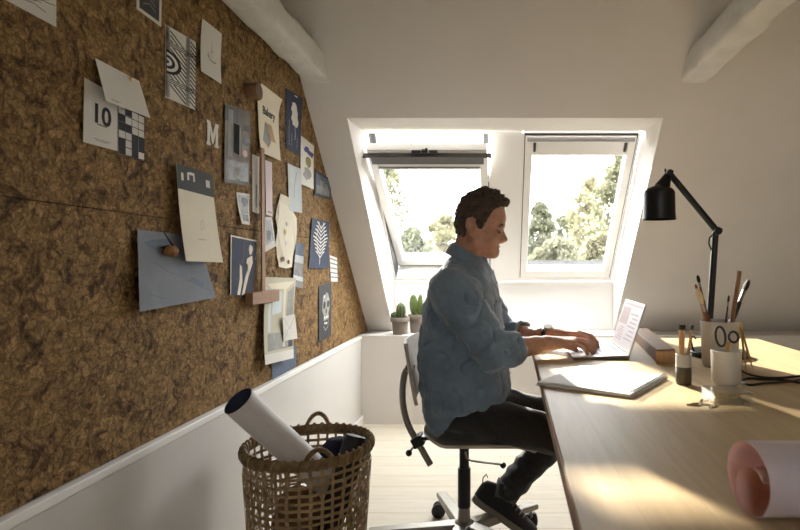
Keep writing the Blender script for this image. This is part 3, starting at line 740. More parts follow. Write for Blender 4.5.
paper('bakery_poster', 'cream poster with black lettering over a tan block, hanging beside the round brown peg', [(261, 83), (282, 99.5), (280.6, 161), (261, 152)], [M_CREAM, M_INK, M_TAN, M_SHADE],
      [(1, 't', 'Bakery', .5, .66, .042), (3, [(.15, .2), (.3, .5), (.45, .5), (.55, .22), (.4, .12)]), (2, [(.3, .50), (.62, .50), (.8, .25), (.5, .25)]), (1, 'l', .008, [(.3, .48), (.52, .25)])], 'poster', off=.006, curl=cu)
Y0, Z0 = wall_pt(248.5, 91.5)
mb = MB(); mb.tube([(XW, Y0, Z0), (XW+.036, Y0, Z0), (XW+.039, Y0, Z0)], [.030, .031, .029], 28); mb.tube([(XW+.039, Y0, Z0), (XW+.0395, Y0, Z0)], .025, 28, mi=1)
tag(obj('cork_peg', mb, [M_CARD, M_BROWN]), 'round brown peg sticking out of the cork beside the lettered poster', 'peg')
paper('flower_cyanotype', 'navy blue print of a white flower nearest the window slope', [(286, 88), (302, 98), (300, 156.5), (285.6, 147.5)], [M_NAVY, M_PAPER],
      [(1, blob(.55, .62, .2, .17, 18, .25, 3)), (1, blob(.5, .74, .17, .09, 14, .2, 5)), (1, blob(.62, .52, .17, .08, 14, .2, 6)), (1, 'l', .008, [(.55, .5), (.62, .3), (.58, .22)]), (1, 'l', .004, [(.2, .08), (.2, .5)]), (1, 'l', .004, [(.38, .08), (.38, .3)]), (1, 'l', .004, [(.75, .08), (.75, .3)]), (1, 'r', .5, .95, .7, .97)], 'print')
paper('violet_card', 'pale card with a violet flower above an olive shape', [(301, 135.5), (314, 146), (313.8, 189.5), (301, 184)], [M_PAPER, M_PURPLE, M_OLIVE, M_SHADE],
      [(1, blob(.55, .78, .32, .07, 16, .4, 2)), (1, blob(.75, .74, .18, .05, 12, .4, 3)), (2, blob(.6, .55, .22, .13, 14, .15, 4)), (3, blob(.5, .27, .3, .12, 14, .3, 5))], 'card', curl=lift(.01))
paper('dark_landscape', 'small dark framed landscape photo against the slope', [(315, 169.5), (331, 179.5), (330.7, 200), (314.4, 195.5)], [M_CHAR, M_GREYPH, M_BLUEPHOTO], [(2, 'r', .08, .1, .92, .9), (1, 'r', .12, .15, .88, .45), (1, blob(.4, .55, .12, .2, 10, .3, 2)), (1, blob(.7, .5, .1, .16, 10, .3, 3))], 'photo', off=.004)
paper('pale_wash', 'pale blue watercolour sheet below the violet card', [(287.6, 163), (301, 169), (302, 213), (289, 210.5)], [M_PALEBL, M_SHADE], [(1, 'l', .01, [(.7, .9), (.5, .6), (.45, .3)])], curl=liftr(.012), off=.006)
paper('paper_strip', 'narrow white paper strip left of the wooden T-square', [(252.2, 154), (259, 157), (258.6, 214), (252.2, 211.7)], [M_PAPER, M_SHADE], [(1, 'r', .5, .1, .75, .5)])
paper('paper_strip', 'narrow pale pink paper strip right of the wooden T-square', [(265, 160), (271.7, 162.5), (272.4, 216.6), (266, 214.5)], [M_PINKST, M_SHADE], [(1, 'r', .2, .05, .9, .08)], off=.003)
paper('portrait_photo', 'small tilted black and white photo left of the paper strip', [(236, 192), (249.5, 194), (250, 225), (242, 223.7)], [M_PAPER, M_DARKPH, M_GREYPH], [(2, 'r', .12, .35, .9, .93), (1, blob(.6, .72, .25, .16, 12, .2, 2)), (1, 'r', .25, .1, .85, .32)], 'photo', curl=lift(.012))
# clip sheet, two tone
c2 = lambda u, v: .018*(1-v)**2+.004
o, ps = paper('two_tone_sheet', 'long cream sheet with a charcoal top band, curling off the cork', [(176.3, 163), (212, 175), (223, 262.5), (186, 261)], [M_CREAM, M_CHAR, M_SHADE, M_PAPER],
      [(1, 'r', 0, .745, 1, 1), (3, 'r', .26, .86, .31, .94), (3, 'r', .31, .92, .44, .95), (3, 'r', .42, .86, .46, .95), (3, 'r', .1, .84, .16, .92), (3, 'r', .78, .84, .9, .92), (2, 'l', .0025, [(.5, .42), (.58, .46), (.6, .38), (.52, .35), (.5, .42)]), (2, 'r', .38, .24, .62, .246)], off=.012, curl=c2)
paper('wash_square', 'large grey blue wash drawing half under the two tone sheet', [(137, 229.6), (197, 236), (216, 297.5), (139.6, 311.8)], [M_BLUEGREY, M_BLUEPHOTO, M_SHADE], [(1, 'l', .004, [(.2, .6), (.4, .45), (.6, .38), (.8, .2), (.98, .12)]), (1, 'l', .003, [(.1, .2), (.3, .1)]), (1, blob(.75, .3, .15, .05, 12, .4, 3, -.4)), (1, blob(.35, .85, .2, .08, 12, .4, 4))], 'drawing', curl=lambda u, v: .02*(1-u)*(1-v)+.004)
mb = MB(); q = wall_pt(172, 251, .025); mb.ball((XW+.022, q[0], q[1]), (.018, .02, .017), 14)
mb.v = [tuple(Vector(v)+Vector((1, 1, 1))*.004*mnoise.noise(Vector(v)*60)) for v in mb.v]
q2 = wall_pt(163, 231, .024); mb.tube([(XW+.03, q[0], q[1]+.01), (XW+.024, q2[0], q2[1])], [.003, .001], 6, mi=1); mb.tube([(XW+.024, q[0], q[1]), (XW, q[0], q[1])], .002, 6, mi=1)
tag(obj('cork_lump', mb, [M_CORKP, M_INK], smooth=80), 'brown cork lump pinned on the grey blue wash drawing', 'cork lump')
paper('leaf_cyanotype', 'blue print of two white leaves left of the T-square head', [(230.4, 235), (256.5, 240.5), (252, 298), (230, 295)], [M_NAVY, M_CREAM, M_BROWN],
      [(1, [(.3, .02), (.42, .02), (.5, .25), (.45, .5), (.36, .55), (.38, .3)]), (1, [(.5, .02), (.62, .05), (.75, .35), (.9, .6), (.85, .72), (.66, .66), (.62, .58), (.72, .55), (.6, .3)]), (1, blob(.78, .82, .08, .09, 12, .15, 2)), (2, 'l', .012, [(.48, .45), (.5, .95)]), (1, 'r', 0, 0, .03, 1), (1, 'r', .0, .975, 1, 1)], 'print', off=.004)
# torn sheet
def torn():
    pts = [(279, 193.5), (287.6, 198), (289, 207), (296, 218), (295, 230), (293.7, 242.6), (292, 256), (291, 267), (284, 268.5), (277, 267), (276, 254), (274.5, 242), (275, 229), (274, 218), (276.5, 207), (277.5, 199)]
    P = [wall_pt(*p) for p in pts]; cy = sum(p[0] for p in P)/len(P); cz = sum(p[1] for p in P)/len(P)
    mb = MB(); mb.prism([(XW+.006+.004*math.sin(i*1.7), y, z) for i, (y, z) in enumerate(P)], (.0008, 0, 0))
    for (px, py, r, s_, m) in ((283, 232, .006, 1.8, 1), (285, 224, .006, 1.5, 2), (280.5, 259, .007, 1.5, 3), (286, 262, .006, 1.6, 3), (284, 243, .004, 2, 2)):
        q = wall_pt(px, py); mb.prism([(XW+.0105, q[0]+2.2*r*math.cos(t), q[1]+r*s_*math.sin(t)) for t in np.linspace(0, 6.283, 11)[:-1]], (.0006, 0, 0), m)
    tag(obj('torn_sheet', mb, [M_CREAM, M_YELLOW, M_PALEBL, M_BROWN], smooth=0), 'torn cream sheet with pressed leaves and two brown spots', 'sheet', 'sheets pinned to the cork wall')
torn()
paper('folded_photo', 'small folded black and white photo tucked behind the torn sheet', [(265, 217), (271.5, 217), (276, 246), (265, 252)], [M_PAPER, M_GREYPH, M_DARKPH], [(1, 'r', .1, .2, .85, .9), (2, blob(.4, .45, .2, .18, 10, .3, 2))], 'photo', off=.004)
paper('seascape_photo', 'grey seascape photo beside the torn sheet', [(296, 242.6), (303.8, 244), (302.5, 288.5), (292.5, 285.5)], [M_GREYPH, M_PALEBL, M_BLUEPHOTO], [(1, 'r', .0, .55, 1, .72), (2, 'r', 0, .72, 1, 1), (1, 'r', 0, .15, 1, .25)], 'photo', off=.008, curl=liftr(.01))
art = [(1, 'l', .008, [(.5, .08), (.52, .9)])]
for k in range(9):
    v = .22+k*.075; L = .40*(1-.55*abs(k-4)/5)
    for sgn in (-1, 1):
        art.append((1, 'l', .012, [(.51, v), (.51+sgn*L*.55, v+.09), (.51+sgn*L, v+.13)])); art.append((1, 'l', .008, [(.51+sgn*L*.5, v+.08), (.51+sgn*L*.6, v+.15)]))
paper('fern_cyanotype', 'navy print of a branching white fern near the slope', [(312, 218), (329, 222), (328.5, 268.4), (308.8, 268.4)], [M_NAVY, M_PAPER], art, 'print', off=.005)
paper('striped_slip', 'small white slip with grey stripes right of the fern print', [(329.6, 255), (337, 258), (337.5, 281.6), (331, 281.6)], [M_PAPER, M_BLUEGREY], [(1, 'r', .0, v, 1, v+.05) for v in (.15, .32, .5, .68, .85)], 'slip', off=.003)
paper('skull_print', 'black print of a white chalk skull close to the dado', [(319, 286), (331.3, 282), (331, 335.5), (318.7, 342.7)], [M_CHAR, M_PAPER, M_SHADE],
      [(2, blob(.55, .62, .30, .22, 18, .1, 3)), (0, blob(.42, .62, .10, .07)), (0, blob(.72, .62, .10, .07)), (0, blob(.56, .5, .05, .05)), (2, 'r', .36, .34, .76, .46), (1, 'r', .4, .37, .48, .41), (1, 'r', .55, .37, .63, .41), (1, 'r', .68, .37, .74, .41), (1, 'r', .42, .27, .5, .31), (1, 'r', .55, .26, .64, .30), (1, blob(.4, .78, .05, .03)), (1, blob(.7, .70, .03, .02)), (2, 'l', .01, [(.36, .25), (.5, .16), (.7, .2), (.76, .34)])], 'print', off=.004)
paper('slate_sheet', 'slate blue sheet lowest on the cork, under the interior photo', [(271.4, 350), (296, 345), (296, 366), (272, 379.5)], [M_BLUEPHOTO], (), off=.003)
paper('interior_photo', 'large photo of an empty pale room, its bottom edge curling out', [(265.4, 277), (296, 278), (293.5, 358), (265, 365)], [M_BEIGE, M_PAPER, M_CREAM, M_SHADE, M_PALEBL, M_DARKPH],
      [(4, [(.25, .55), (.55, .58), (.55, .82), (.25, .84)]), (2, 'r', .6, .15, .68, .95), (3, 'r', .1, .14, .9, .34), (2, [(.08, .92), (.95, .96), (.7, .86), (.2, .86)]), (3, [(.72, .35), (.95, .3), (.95, .9), (.74, .82)]), (1, 'r', 0, 0, 1, .11), (5, 'r', .8, .15, .97, .28), (4, 'r', .12, .36, .2, .7)], 'photo', off=.006, curl=lambda u, v: .006+.022*(1-v)**2)
paper('envelope', 'small grey envelope on the interior photo', [(282.4, 316.6), (294.7, 314), (297.4, 338.5), (283.7, 341)], [M_PAPER, M_SHADE], [(1, 'l', .01, [(.02, .98), (.5, .45), (.98, .98)]), (1, 'l', .008, [(.02, .02), (.4, .5)])], 'envelope', off=.03)
# wooden T-square hung head down
def tsq():
    q0 = wall_pt(262.6, 148, .02); q1 = wall_pt(263.5, 301, .02); h0 = wall_pt(249, 291, .02); h1 = wall_pt(276, 302, .02)
    yc = (q0[0]+q1[0])/2; wv = .026
    root = thing('t_square', 'wooden T-square hung head down between the paper strips', 't-square', (XW+.02, yc, q1[1]))
    mb = MB(); mb.prism([(XW+.016, q0[0]-wv/2, q0[1]), (XW+.016, q0[0]+wv/2, q0[1]), (XW+.016, q1[0]+wv/2, q1[1]), (XW+.016, q1[0]-wv/2, q1[1])], (.006, 0, 0)); obj('blade', mb, M_LATH, root, bevel=.001)
    mb = MB(); mb.span((XW+.0165-.012, h0[0], h1[1]+.004), (XW+.034, h1[0], h0[1]-.006)); obj('head', mb, M_LATH, root, bevel=.002)
    mb = MB(); mb.tube([(XW, q0[0], q0[1]-.012), (XW+.028, q0[0], q0[1]-.012)], .002, 8); obj('nail', mb, M_STEEL, root)
tsq()
# ================================================================== DESK AND THINGS ON IT
desk = thing('desk', 'long pale beech work table with a plywood edge', 'desk', (.55, 1.2, 0))
TK = .03
mb = MB(); top = [(.083, .2), (1.03, .2), (1.035, 2.25), (.122, 2.31)]
mb.prism([(x, y, DESK-TK) for x, y in top], (0, 0, TK)); obj('worktop', mb, M_DESK, desk, bevel=.002)
ed = MB(); ed.prism([(.0815, .2, DESK-TK+.002), (.083, .2, DESK-TK+.002), (.122, 2.31, DESK-TK+.002), (.1205, 2.31, DESK-TK+.002)], (0, 0, TK-.005)); obj('edge_band', ed, M_PLYEDGE, desk, label='darker plywood edge')
for x, y in ((.42, .45), (.95, .45), (.42, 2.0), (.95, 2.0)):
    m = MB(); m.box((x, y, (DESK-TK)/2), (.05, .05, DESK-TK-.0005)); obj('leg', m, M_WOODST, desk, bevel=.004)
for y in (.45, 2.0):
    m = MB(); m.box((.685, y, .2), (.47, .03, .04)); obj('rail', m, M_WOODST, desk, bevel=.003)

# laptop
def laptop():
    z = DESK; x0, x1, y0, y1 = .226, .41, 1.755, 2.035
    root = thing('laptop', 'small silver laptop open on the desk under the hands of the man', 'laptop', ((x0+x1)/2, (y0+y1)/2, z))
    m = MB(); m.hexa([(x0+.006, y0+.005, z+.001), (x1-.004, y0+.005, z+.001), (x1-.004, y1-.005, z+.001), (x0+.006, y1-.005, z+.001), (x0, y0, z+.008), (x1, y0, z+.014), (x1, y1, z+.014), (x0, y1, z+.008)])
    b = obj('base', m, M_LAPTOP, root, bevel=.002)
    k = MB()
    top = lambda x: z+.008+.006*(x-x0)/(x1-x0)
    for r in range(5):
        xa = x0+.082+r*.0175; nk = 12
        for c in range(nk):
            ya = y0+.014+c*(y1-y0-.028)/nk; w = (y1-y0-.028)/nk
            k.hexa([(xa, ya+.001, top(xa)), (xa+.0145, ya+.001, top(xa+.0145)), (xa+.0145, ya+w-.002, top(xa+.0145)), (xa, ya+w-.002, top(xa)),
                    (xa, ya+.001, top(xa)+.0012), (xa+.0145, ya+.001, top(xa+.0145)+.0012), (xa+.0145, ya+w-.002, top(xa+.0145)+.0012), (xa, ya+w-.002, top(xa)+.0012)])
    obj('keyboard', k, M_KEYS, b, smooth=0, label='grey keys')
    tp = MB(); tp.hexa([(x0+.012, y0+.10, top(x0+.012)), (x0+.068, y0+.10, top(x0+.068)), (x0+.068, y1-.10, top(x0+.068)), (x0+.012, y1-.10, top(x0+.012)), (x0+.012, y0+.10, top(x0+.012)+.0005), (x0+.068, y0+.10, top(x0+.068)+.0005), (x0+.068, y1-.10, top(x0+.068)+.0005), (x0+.012, y1-.10, top(x0+.012)+.0005)])
    obj('trackpad', tp, M_BARGREY, b, smooth=0)
    # lid leaning back
    hx, hz, L = x1-.003, z+.014, .166; d = Vector((.31, 0, .95)).normalized(); nrm = Vector((-.95, 0, .31)).normalized()
    def lp(u, v, e): return Vector((hx, y0+.003+(y1-y0-.006)*u, hz))+d*(L*v)+nrm*e
    def slab(mb, u0, u1, v0, v1, e0, e1, mi=0):
        return mb.hexa([lp(u0, v0, e0), lp(u1, v0, e0), lp(u1, v1, e0), lp(u0, v1, e0), lp(u0, v0, e1), lp(u1, v0, e1), lp(u1, v1, e1), lp(u0, v1, e1)], mi)
    lid = obj('lid', slab(MB(), 0, 1, 0, 1, -.003, .003), M_LAPTOP, root, bevel=.002)
    s = MB(); slab(s, .035, .965, .09, .955, .003, .0036)
    slab(s, .035, .965, .90, .955, .0036, .0039, 1); slab(s, .06, .50, .15, .86, .0036, .0039, 2); slab(s, .54, .94, .50, .86, .0036, .0039, 1)
    for i in range(6): slab(s, .58, .9-.05*(i % 3), .16+i*.05, .18+i*.05, .0036, .0039, 1)
    for i in range(7): slab(s, .1, .46-.06*(i % 3), .22+i*.085, .25+i*.085, .0039, .0042, 1)
    obj('screen', s, [M_SCREEN, M_SCR2, M_SCR3], lid, smooth=0, label='lit pinkish screen')
    h = MB(); h.tube([(hx, y0+.03, hz), (hx, y1-.03, hz)], .004, 10); obj('hinge', h, M_BLACK, root)
laptop()
# dark wooden bar
def wood_bar():
    z = DESK
    def P(px, py, zz):
        Y = F_PX*(EYE-zz)/(py-CY); return Vector(((px-CX)*Y/F_PX, Y, zz))
    y0, y1 = 1.70, 2.27
    m = MB(); m.hexa([(.475, y0, z), (.535, y0+.012, z), (.60, y1, z), (.535, y1, z), (.475, y0, z+.040), (.535, y0+.012, z+.040), (.60, y1, z+.040), (.535, y1, z+.040)])
    root = tag(obj('wooden_bar', m, M_WOODDK, bevel=.002), 'long brown wooden bar lying on the desk behind the laptop', 'wooden bar')
    e = MB(); e.hexa([(.470, y0-.012, z), (.5335, y0-.0, z), (.5345, y0+.0105, z), (.4745, y0-.001, z), (.470, y0-.012, z+.036), (.5335, y0-.0, z+.036), (.5345, y0+.0105, z+.036), (.4745, y0-.001, z+.036)])
    obj('pale_lit_end', e, M_WOODST, root, bevel=.001, label='wooden end coloured paler as the lit face')  # paler wood puts the light on the bar's end into its colour
wood_bar()
# sketchbook
def notebook():
    A = Vector((.088, 1.38)); B = Vector((.292, 1.247)); ex = (B-A).normalized(); ey = Vector((-ex.y, ex.x)); w, h = .243, .262
    root = thing('sketchbook', 'white spiral sketchbook open on the desk in front of the laptop', 'sketchbook', (A.x+.1, A.y, DESK))
    def P(u, v, z): q = A+ex*(w*u)+ey*(h*v); return Vector((q.x, q.y, z))
    def slab(mb, z0, z1, g=0, tilt=0): return mb.hexa([P(g, g, z0), P(1-g, g, z0), P(1-g, 1-g, z0), P(g, 1-g, z0), P(g, g, z1), P(1-g, g, z1), P(1-g, 1-g, z1+tilt), P(g, 1-g, z1+tilt)])
    obj('cover', slab(MB(), DESK+.0005, DESK+.0025), M_FROST, root, label='grey card back')
    obj('page_block', slab(MB(), DESK+.0025, DESK+.008, .008), M_NOTE, root)
    m = MB(); m.sheet(lambda u, v: (P(u*.985+.004, v*.985+.004, DESK+.0088+.004*math.sin(math.pi*u)*(1-u)+.002*v*(1-u)), (0, 0, 1)), 10, 6, .0004); obj('top_page', m, M_NOTE, root)
    s = MB(); pts = []; turns = 26
    for i in range(turns*12+1):
        t = i/12; v = .03+.94*t/turns; a = 2*math.pi*t; q = P(1.0, v, DESK+.0078); pts.append(q+Vector((ex.x, ex.y, 0))*(.0075*math.cos(a))+Vector((0, 0, .0075*math.sin(a))))
    s.tube(pts, .0011, 6); obj('spiral_binding', s, M_BARGREY, root, label='grey wire spiral')
notebook()
# vessels -------------------------------------------------------------
def vessel(name, label, cat, c, r0, r1, h, m, wall=.003, seg=48, fillet=.006, parts=True, body='body'):
    root = thing(name, label, cat, (c[0], c[1], DESK))
    pr = [(0, .0), (r0-fillet, 0), (r0, fillet), (r1, h-.001), (r1-wall*.5, h), (r1-wall, h-.001), (r0-wall, fillet+wall), (0, fillet+wall)]
    o = obj(body, MB().lathe([(max(r, 0), z) for r, z in pr], (c[0], c[1], DESK), seg), m, root, smooth=50)
    return root, o
PC = (.648, 1.65); vessel('pen_pot', 'large grey stoneware pot full of paint brushes', 'pot', PC, .050, .055, .133, M_POTGREY, .004)
MC = (.561, 1.39); vessel('mug', 'white mug holding the scissors', 'mug', MC, .0345, .0365, .087, M_MUG, .003, fillet=.012)
# two-tone cup
GC = (.459, 1.40)
root = thing('pencil_cup', 'small two-tone cup, dark below and pale above, holding black tipped sticks', 'cup', (GC[0], GC[1], DESK))
pr = [(0, 0), (.0175, 0), (.0195, .003), (.0195, .044)]
obj('lower_body', MB().lathe(pr+[(.0168, .044), (.0165, .006), (0, .006)], (GC[0], GC[1], DESK), 36), M_DARKFILL, root, label='dark glazed lower half')
obj('upper_body', MB().lathe([(.0195, .044), (.0195, .075), (.0182, .0758), (.0168, .075), (.0168, .044)], (GC[0], GC[1], DESK), 36), M_FROST, root, label='pale upper half')
def stick(a, b, r, label, tip=.012):
    a, b = Vector(a), Vector(b); d = (b-a).normalized()
    root = thing('charcoal_stick', label, 'stick', a, 'black tipped sticks in the small cup')
    obj('shaft', MB().tube([a, b-d*tip], r, 10), M_WOODST, root); obj('tip', MB().tube([b-d*tip, b-d*.0015, b], [r*1.25, r*1.25, r*.9], 10), M_BLACK, root, label='black tip')
def top_at(px, py, Y): return at(px, py, Y)
stick((GC[0]-.008, GC[1]+.002, DESK+.008), top_at(680.5, 325, 1.40), .0042, 'left stick with a black tip in the small two-tone cup')
stick((GC[0]-.002, GC[1]+.008, DESK+.008), top_at(683.5, 325, 1.412), .0042, 'middle stick with a black tip in the small two-tone cup')
stick((GC[0]+.000, GC[1]-.006, DESK+.008), top_at(692.5, 325, 1.395), .0036, 'slanting stick with a black tip, right side of the small cup')
# brushes
def brush(label, foot, tip, r, bl, fl, mb_, mh, bw=1.6, flat=False, pts=None):
    a, b = Vector(foot), Vector(tip); d = (b-a).normalized(); L = (b-a).length
    root = thing('paint_brush', label, 'brush', a, 'brushes standing in the grey pot')
    e0, e1 = b-d*(bl+fl), b-d*bl
    obj('handle', MB().tube([a, a.lerp(e0, .3), a.lerp(e0, .8), e0], [r*.5, r*.7, r, r*.8], 10), mh, root)
    obj('ferrule', MB().tube([e0, e1], [r*.85, r*1.05], 12, flat=(1.3, .7) if flat else None), M_STEEL, root, label='silver ferrule')
    q = [e1-d*.001, e1.lerp(b, .35), e1.lerp(b, .75), b]
    obj('bristles', MB().tube(q, [r*1.0, r*bw, r*bw*.85, r*.2 if not flat else r*.7], 12, flat=(1.3, .6) if flat else None), mb_, root, label='bristles')
Zf = DESK+.012; P_ = lambda dx, dy: (PC[0]+dx, PC[1]+dy, Zf)
brush('pale bristled flat brush leaning left in the grey pot', P_(.006, -.01), at(697, 289, 1.62), .0078, .044, .026, M_BRISTLE, M_HANDLE, 2.0, True)
brush('dark tipped round brush behind the pale flat brush', P_(-.004, .012), at(697.5, 275, 1.665), .0042, .022, .014, M_BRISTLED, M_HANDLE, 1.3)
brush('small brown tipped brush at the left edge of the pot', P_(-.010, .004), at(695.5, 284, 1.67), .0034, .018, .012, M_HANDLE, M_WOODST, 1.2)
brush('thin dark pointed brush in the middle of the grey pot', P_(.0, -.008), at(729, 295, 1.63), .0028, .02, .014, M_BRISTLED, M_BLACK, 1.2)
brush('big black bristled brush leaning right in the grey pot', P_(-.014, .0), at(748.5, 280, 1.66), .0085, .034, .036, M_BRISTLED, M_BLACK, 1.45, True)
tag(obj('wooden_stick', MB().tube([P_(.012, -.012), at(739.5, 271, 1.63)], [.0062, .0066], 12), M_WOODDK), 'plain brown wooden rod standing in the grey pot', 'stick')
# scissors in the mug
def scissors():
    c = Vector((MC[0], MC[1], DESK)); root = thing('scissors', 'black handled brass scissors standing in the white mug', 'scissors', (c.x, c.y, DESK+.012))
    Yp = 1.385
    def loop(px, py, rx, rz, rot, Y, th):
        o = at(px, py, Y); s_ = Y/F_PX
        return [o+Vector(((rx*math.cos(a)*math.cos(rot)-rz*math.sin(a)*math.sin(rot))*s_, .004*math.sin(a), (rx*math.cos(a)*math.sin(rot)+rz*math.sin(a)*math.cos(rot))*s_)) for a in np.linspace(0, 6.283, 33)[:-1]]
    l1 = obj('handle', MB().tube(loop(720.5, 336.5, 4.8, 9.6, .06, Yp, 0), .0029, 10, closed=True), M_BLACK, root)
    l2 = obj('handle', MB().tube(loop(733.5, 337, 4.8, 5.2, -.2, Yp+.004, 0), .0029, 10, closed=True), M_BLACK, root)
    def blade(a, b, w, y):
        a, b = at(*a, y), at(*b, y); d = (b-a).normalized(); n = d.cross(Vector((0, 1, 0))).normalized()
        return MB().prism([a+n*w, a-n*w, b-n*.001, b+n*.001], (0, .0022, 0))
    obj('blade', blade((727, 343.5), (731, 380), .0052, Yp+.0035), M_BRASS, root, bevel=.0004); obj('blade', blade((728.5, 341.5), (722, 380), .0052, Yp-.0005), M_BRASS, root, bevel=.0004)
    p = at(727.5, 349, Yp-.002); obj('pivot_screw', MB().tube([p, p+Vector((0, .008, 0))], .0022, 12), M_STEEL, root)
scissors()
def dividers():
    ap = Vector((.6985, 1.625, DESK+.118)); f1 = Vector((.684, 1.555, DESK+.001)); f2 = Vector((.712, 1.575, DESK+.001))
    root = thing('dividers', 'brass drawing compass leaning upright against the grey pot', 'compass', f1)
    for f in (f1, f2):
        obj('leg', MB().tube([ap, ap.lerp(f, .7), f], [.0034, .003, .0008], 10), M_BRASS, root)
    obj('hinge', MB().ball(ap, (.007, .005, .007), 14), M_BRASS, root); obj('knob', MB().tube([ap+Vector((0, 0, .005)), ap+Vector((0, .002, .016))], [.0028, .0034], 10), M_BRASS, root)
dividers()
# clear box with gold clips, clips on the table
def clip_pts(c, a, tilt=0, s=1.0):
    pts = []
    def arc(cx, cy, r, a0, a1, n=7): return [(cx+r*math.cos(t), cy+r*math.sin(t)) for t in np.linspace(a0, a1, n)]
    path = [(-.007, .0035)]+arc(.009, 0, .0035, math.pi/2, -math.pi/2)+[(-.010, -.0035)]+arc(-.010, -.0007, .0028, -math.pi/2, -3*math.pi/2)+arc(.005, -.0003, .0023, math.pi/2, -math.pi/2)+[(-.006, -.0026)]
    ca, sa = math.cos(a), math.sin(a)
    return [Vector(c)+Vector(((x*ca-y*sa)*s, (x*sa+y*ca)*s, x*math.sin(tilt)*s)) for x, y in path]
def box():
    a = on_desk(707, 405); x0, x1, y0, y1, z0, z1 = .452, .536, 1.185, 1.255, DESK, DESK+.026
    root = thing('clip_box', 'clear acrylic box of gold paper clips in front of the mug', 'box', ((x0+x1)/2, (y0+y1)/2, DESK))
    t = .002; m = MB(); m.span((x0, y0, z0+.0005), (x1, y1, z0+t)); m.span((x0, y0, z0+t), (x0+t, y1, z1)); m.span((x1-t, y0, z0+t), (x1, y1, z1)); m.span((x0+t, y0, z0+t), (x1-t, y0+t, z1)); m.span((x0+t, y1-t, z0+t), (x1-t, y1, z1))
    obj('tray', m, M_ACRYL, root, smooth=0)
    m = MB(); m.span((x0-.001, y0-.001, z1), (x1+.001, y1+.001, z1+.002)); obj('lid', m, M_ACRYL, root, smooth=0)
    r_ = random.Random(3)
    for i in range(14):
        c = (x0+.016+r_.random()*(x1-x0-.032), y0+.016+r_.random()*(y1-y0-.032), z0+.0045+.0012*i); 
        tag(obj('paper_clip', MB().tube(clip_pts(c, r_.random()*6.28), .0009, 6), M_TIN), 'gold paper clip inside the clear acrylic box', 'paper clip', 'gold clips inside the clear box')
box()
for px, py, a, lb in ((697, 404, .2, 'gold paper clip lying furthest left of the clear box'), (702, 401.5, 1.1, 'gold paper clip on the desk, second from the left beside the clear box'), (707, 405, -.3, 'gold paper clip touching the left front corner of the clear box'), (693.5, 405.5, 2.7, 'gold paper clip lying nearest the small two-tone cup'),
                      (713, 407, .6, 'gold paper clip lying in front of the clear box')):
    if px == 693.5: lb = 'gold paper clip at the far left end of the spilled clips'
    if px == 697: lb = 'gold paper clip overlapping the left end clip of the spill'
    q = on_desk(px, py); tag(obj('paper_clip', MB().tube(clip_pts((q.x, q.y, DESK+.0012), a, 0, 1.15), .0011, 6), M_TIN), lb, 'paper clip', 'gold clips spilled on the desk')
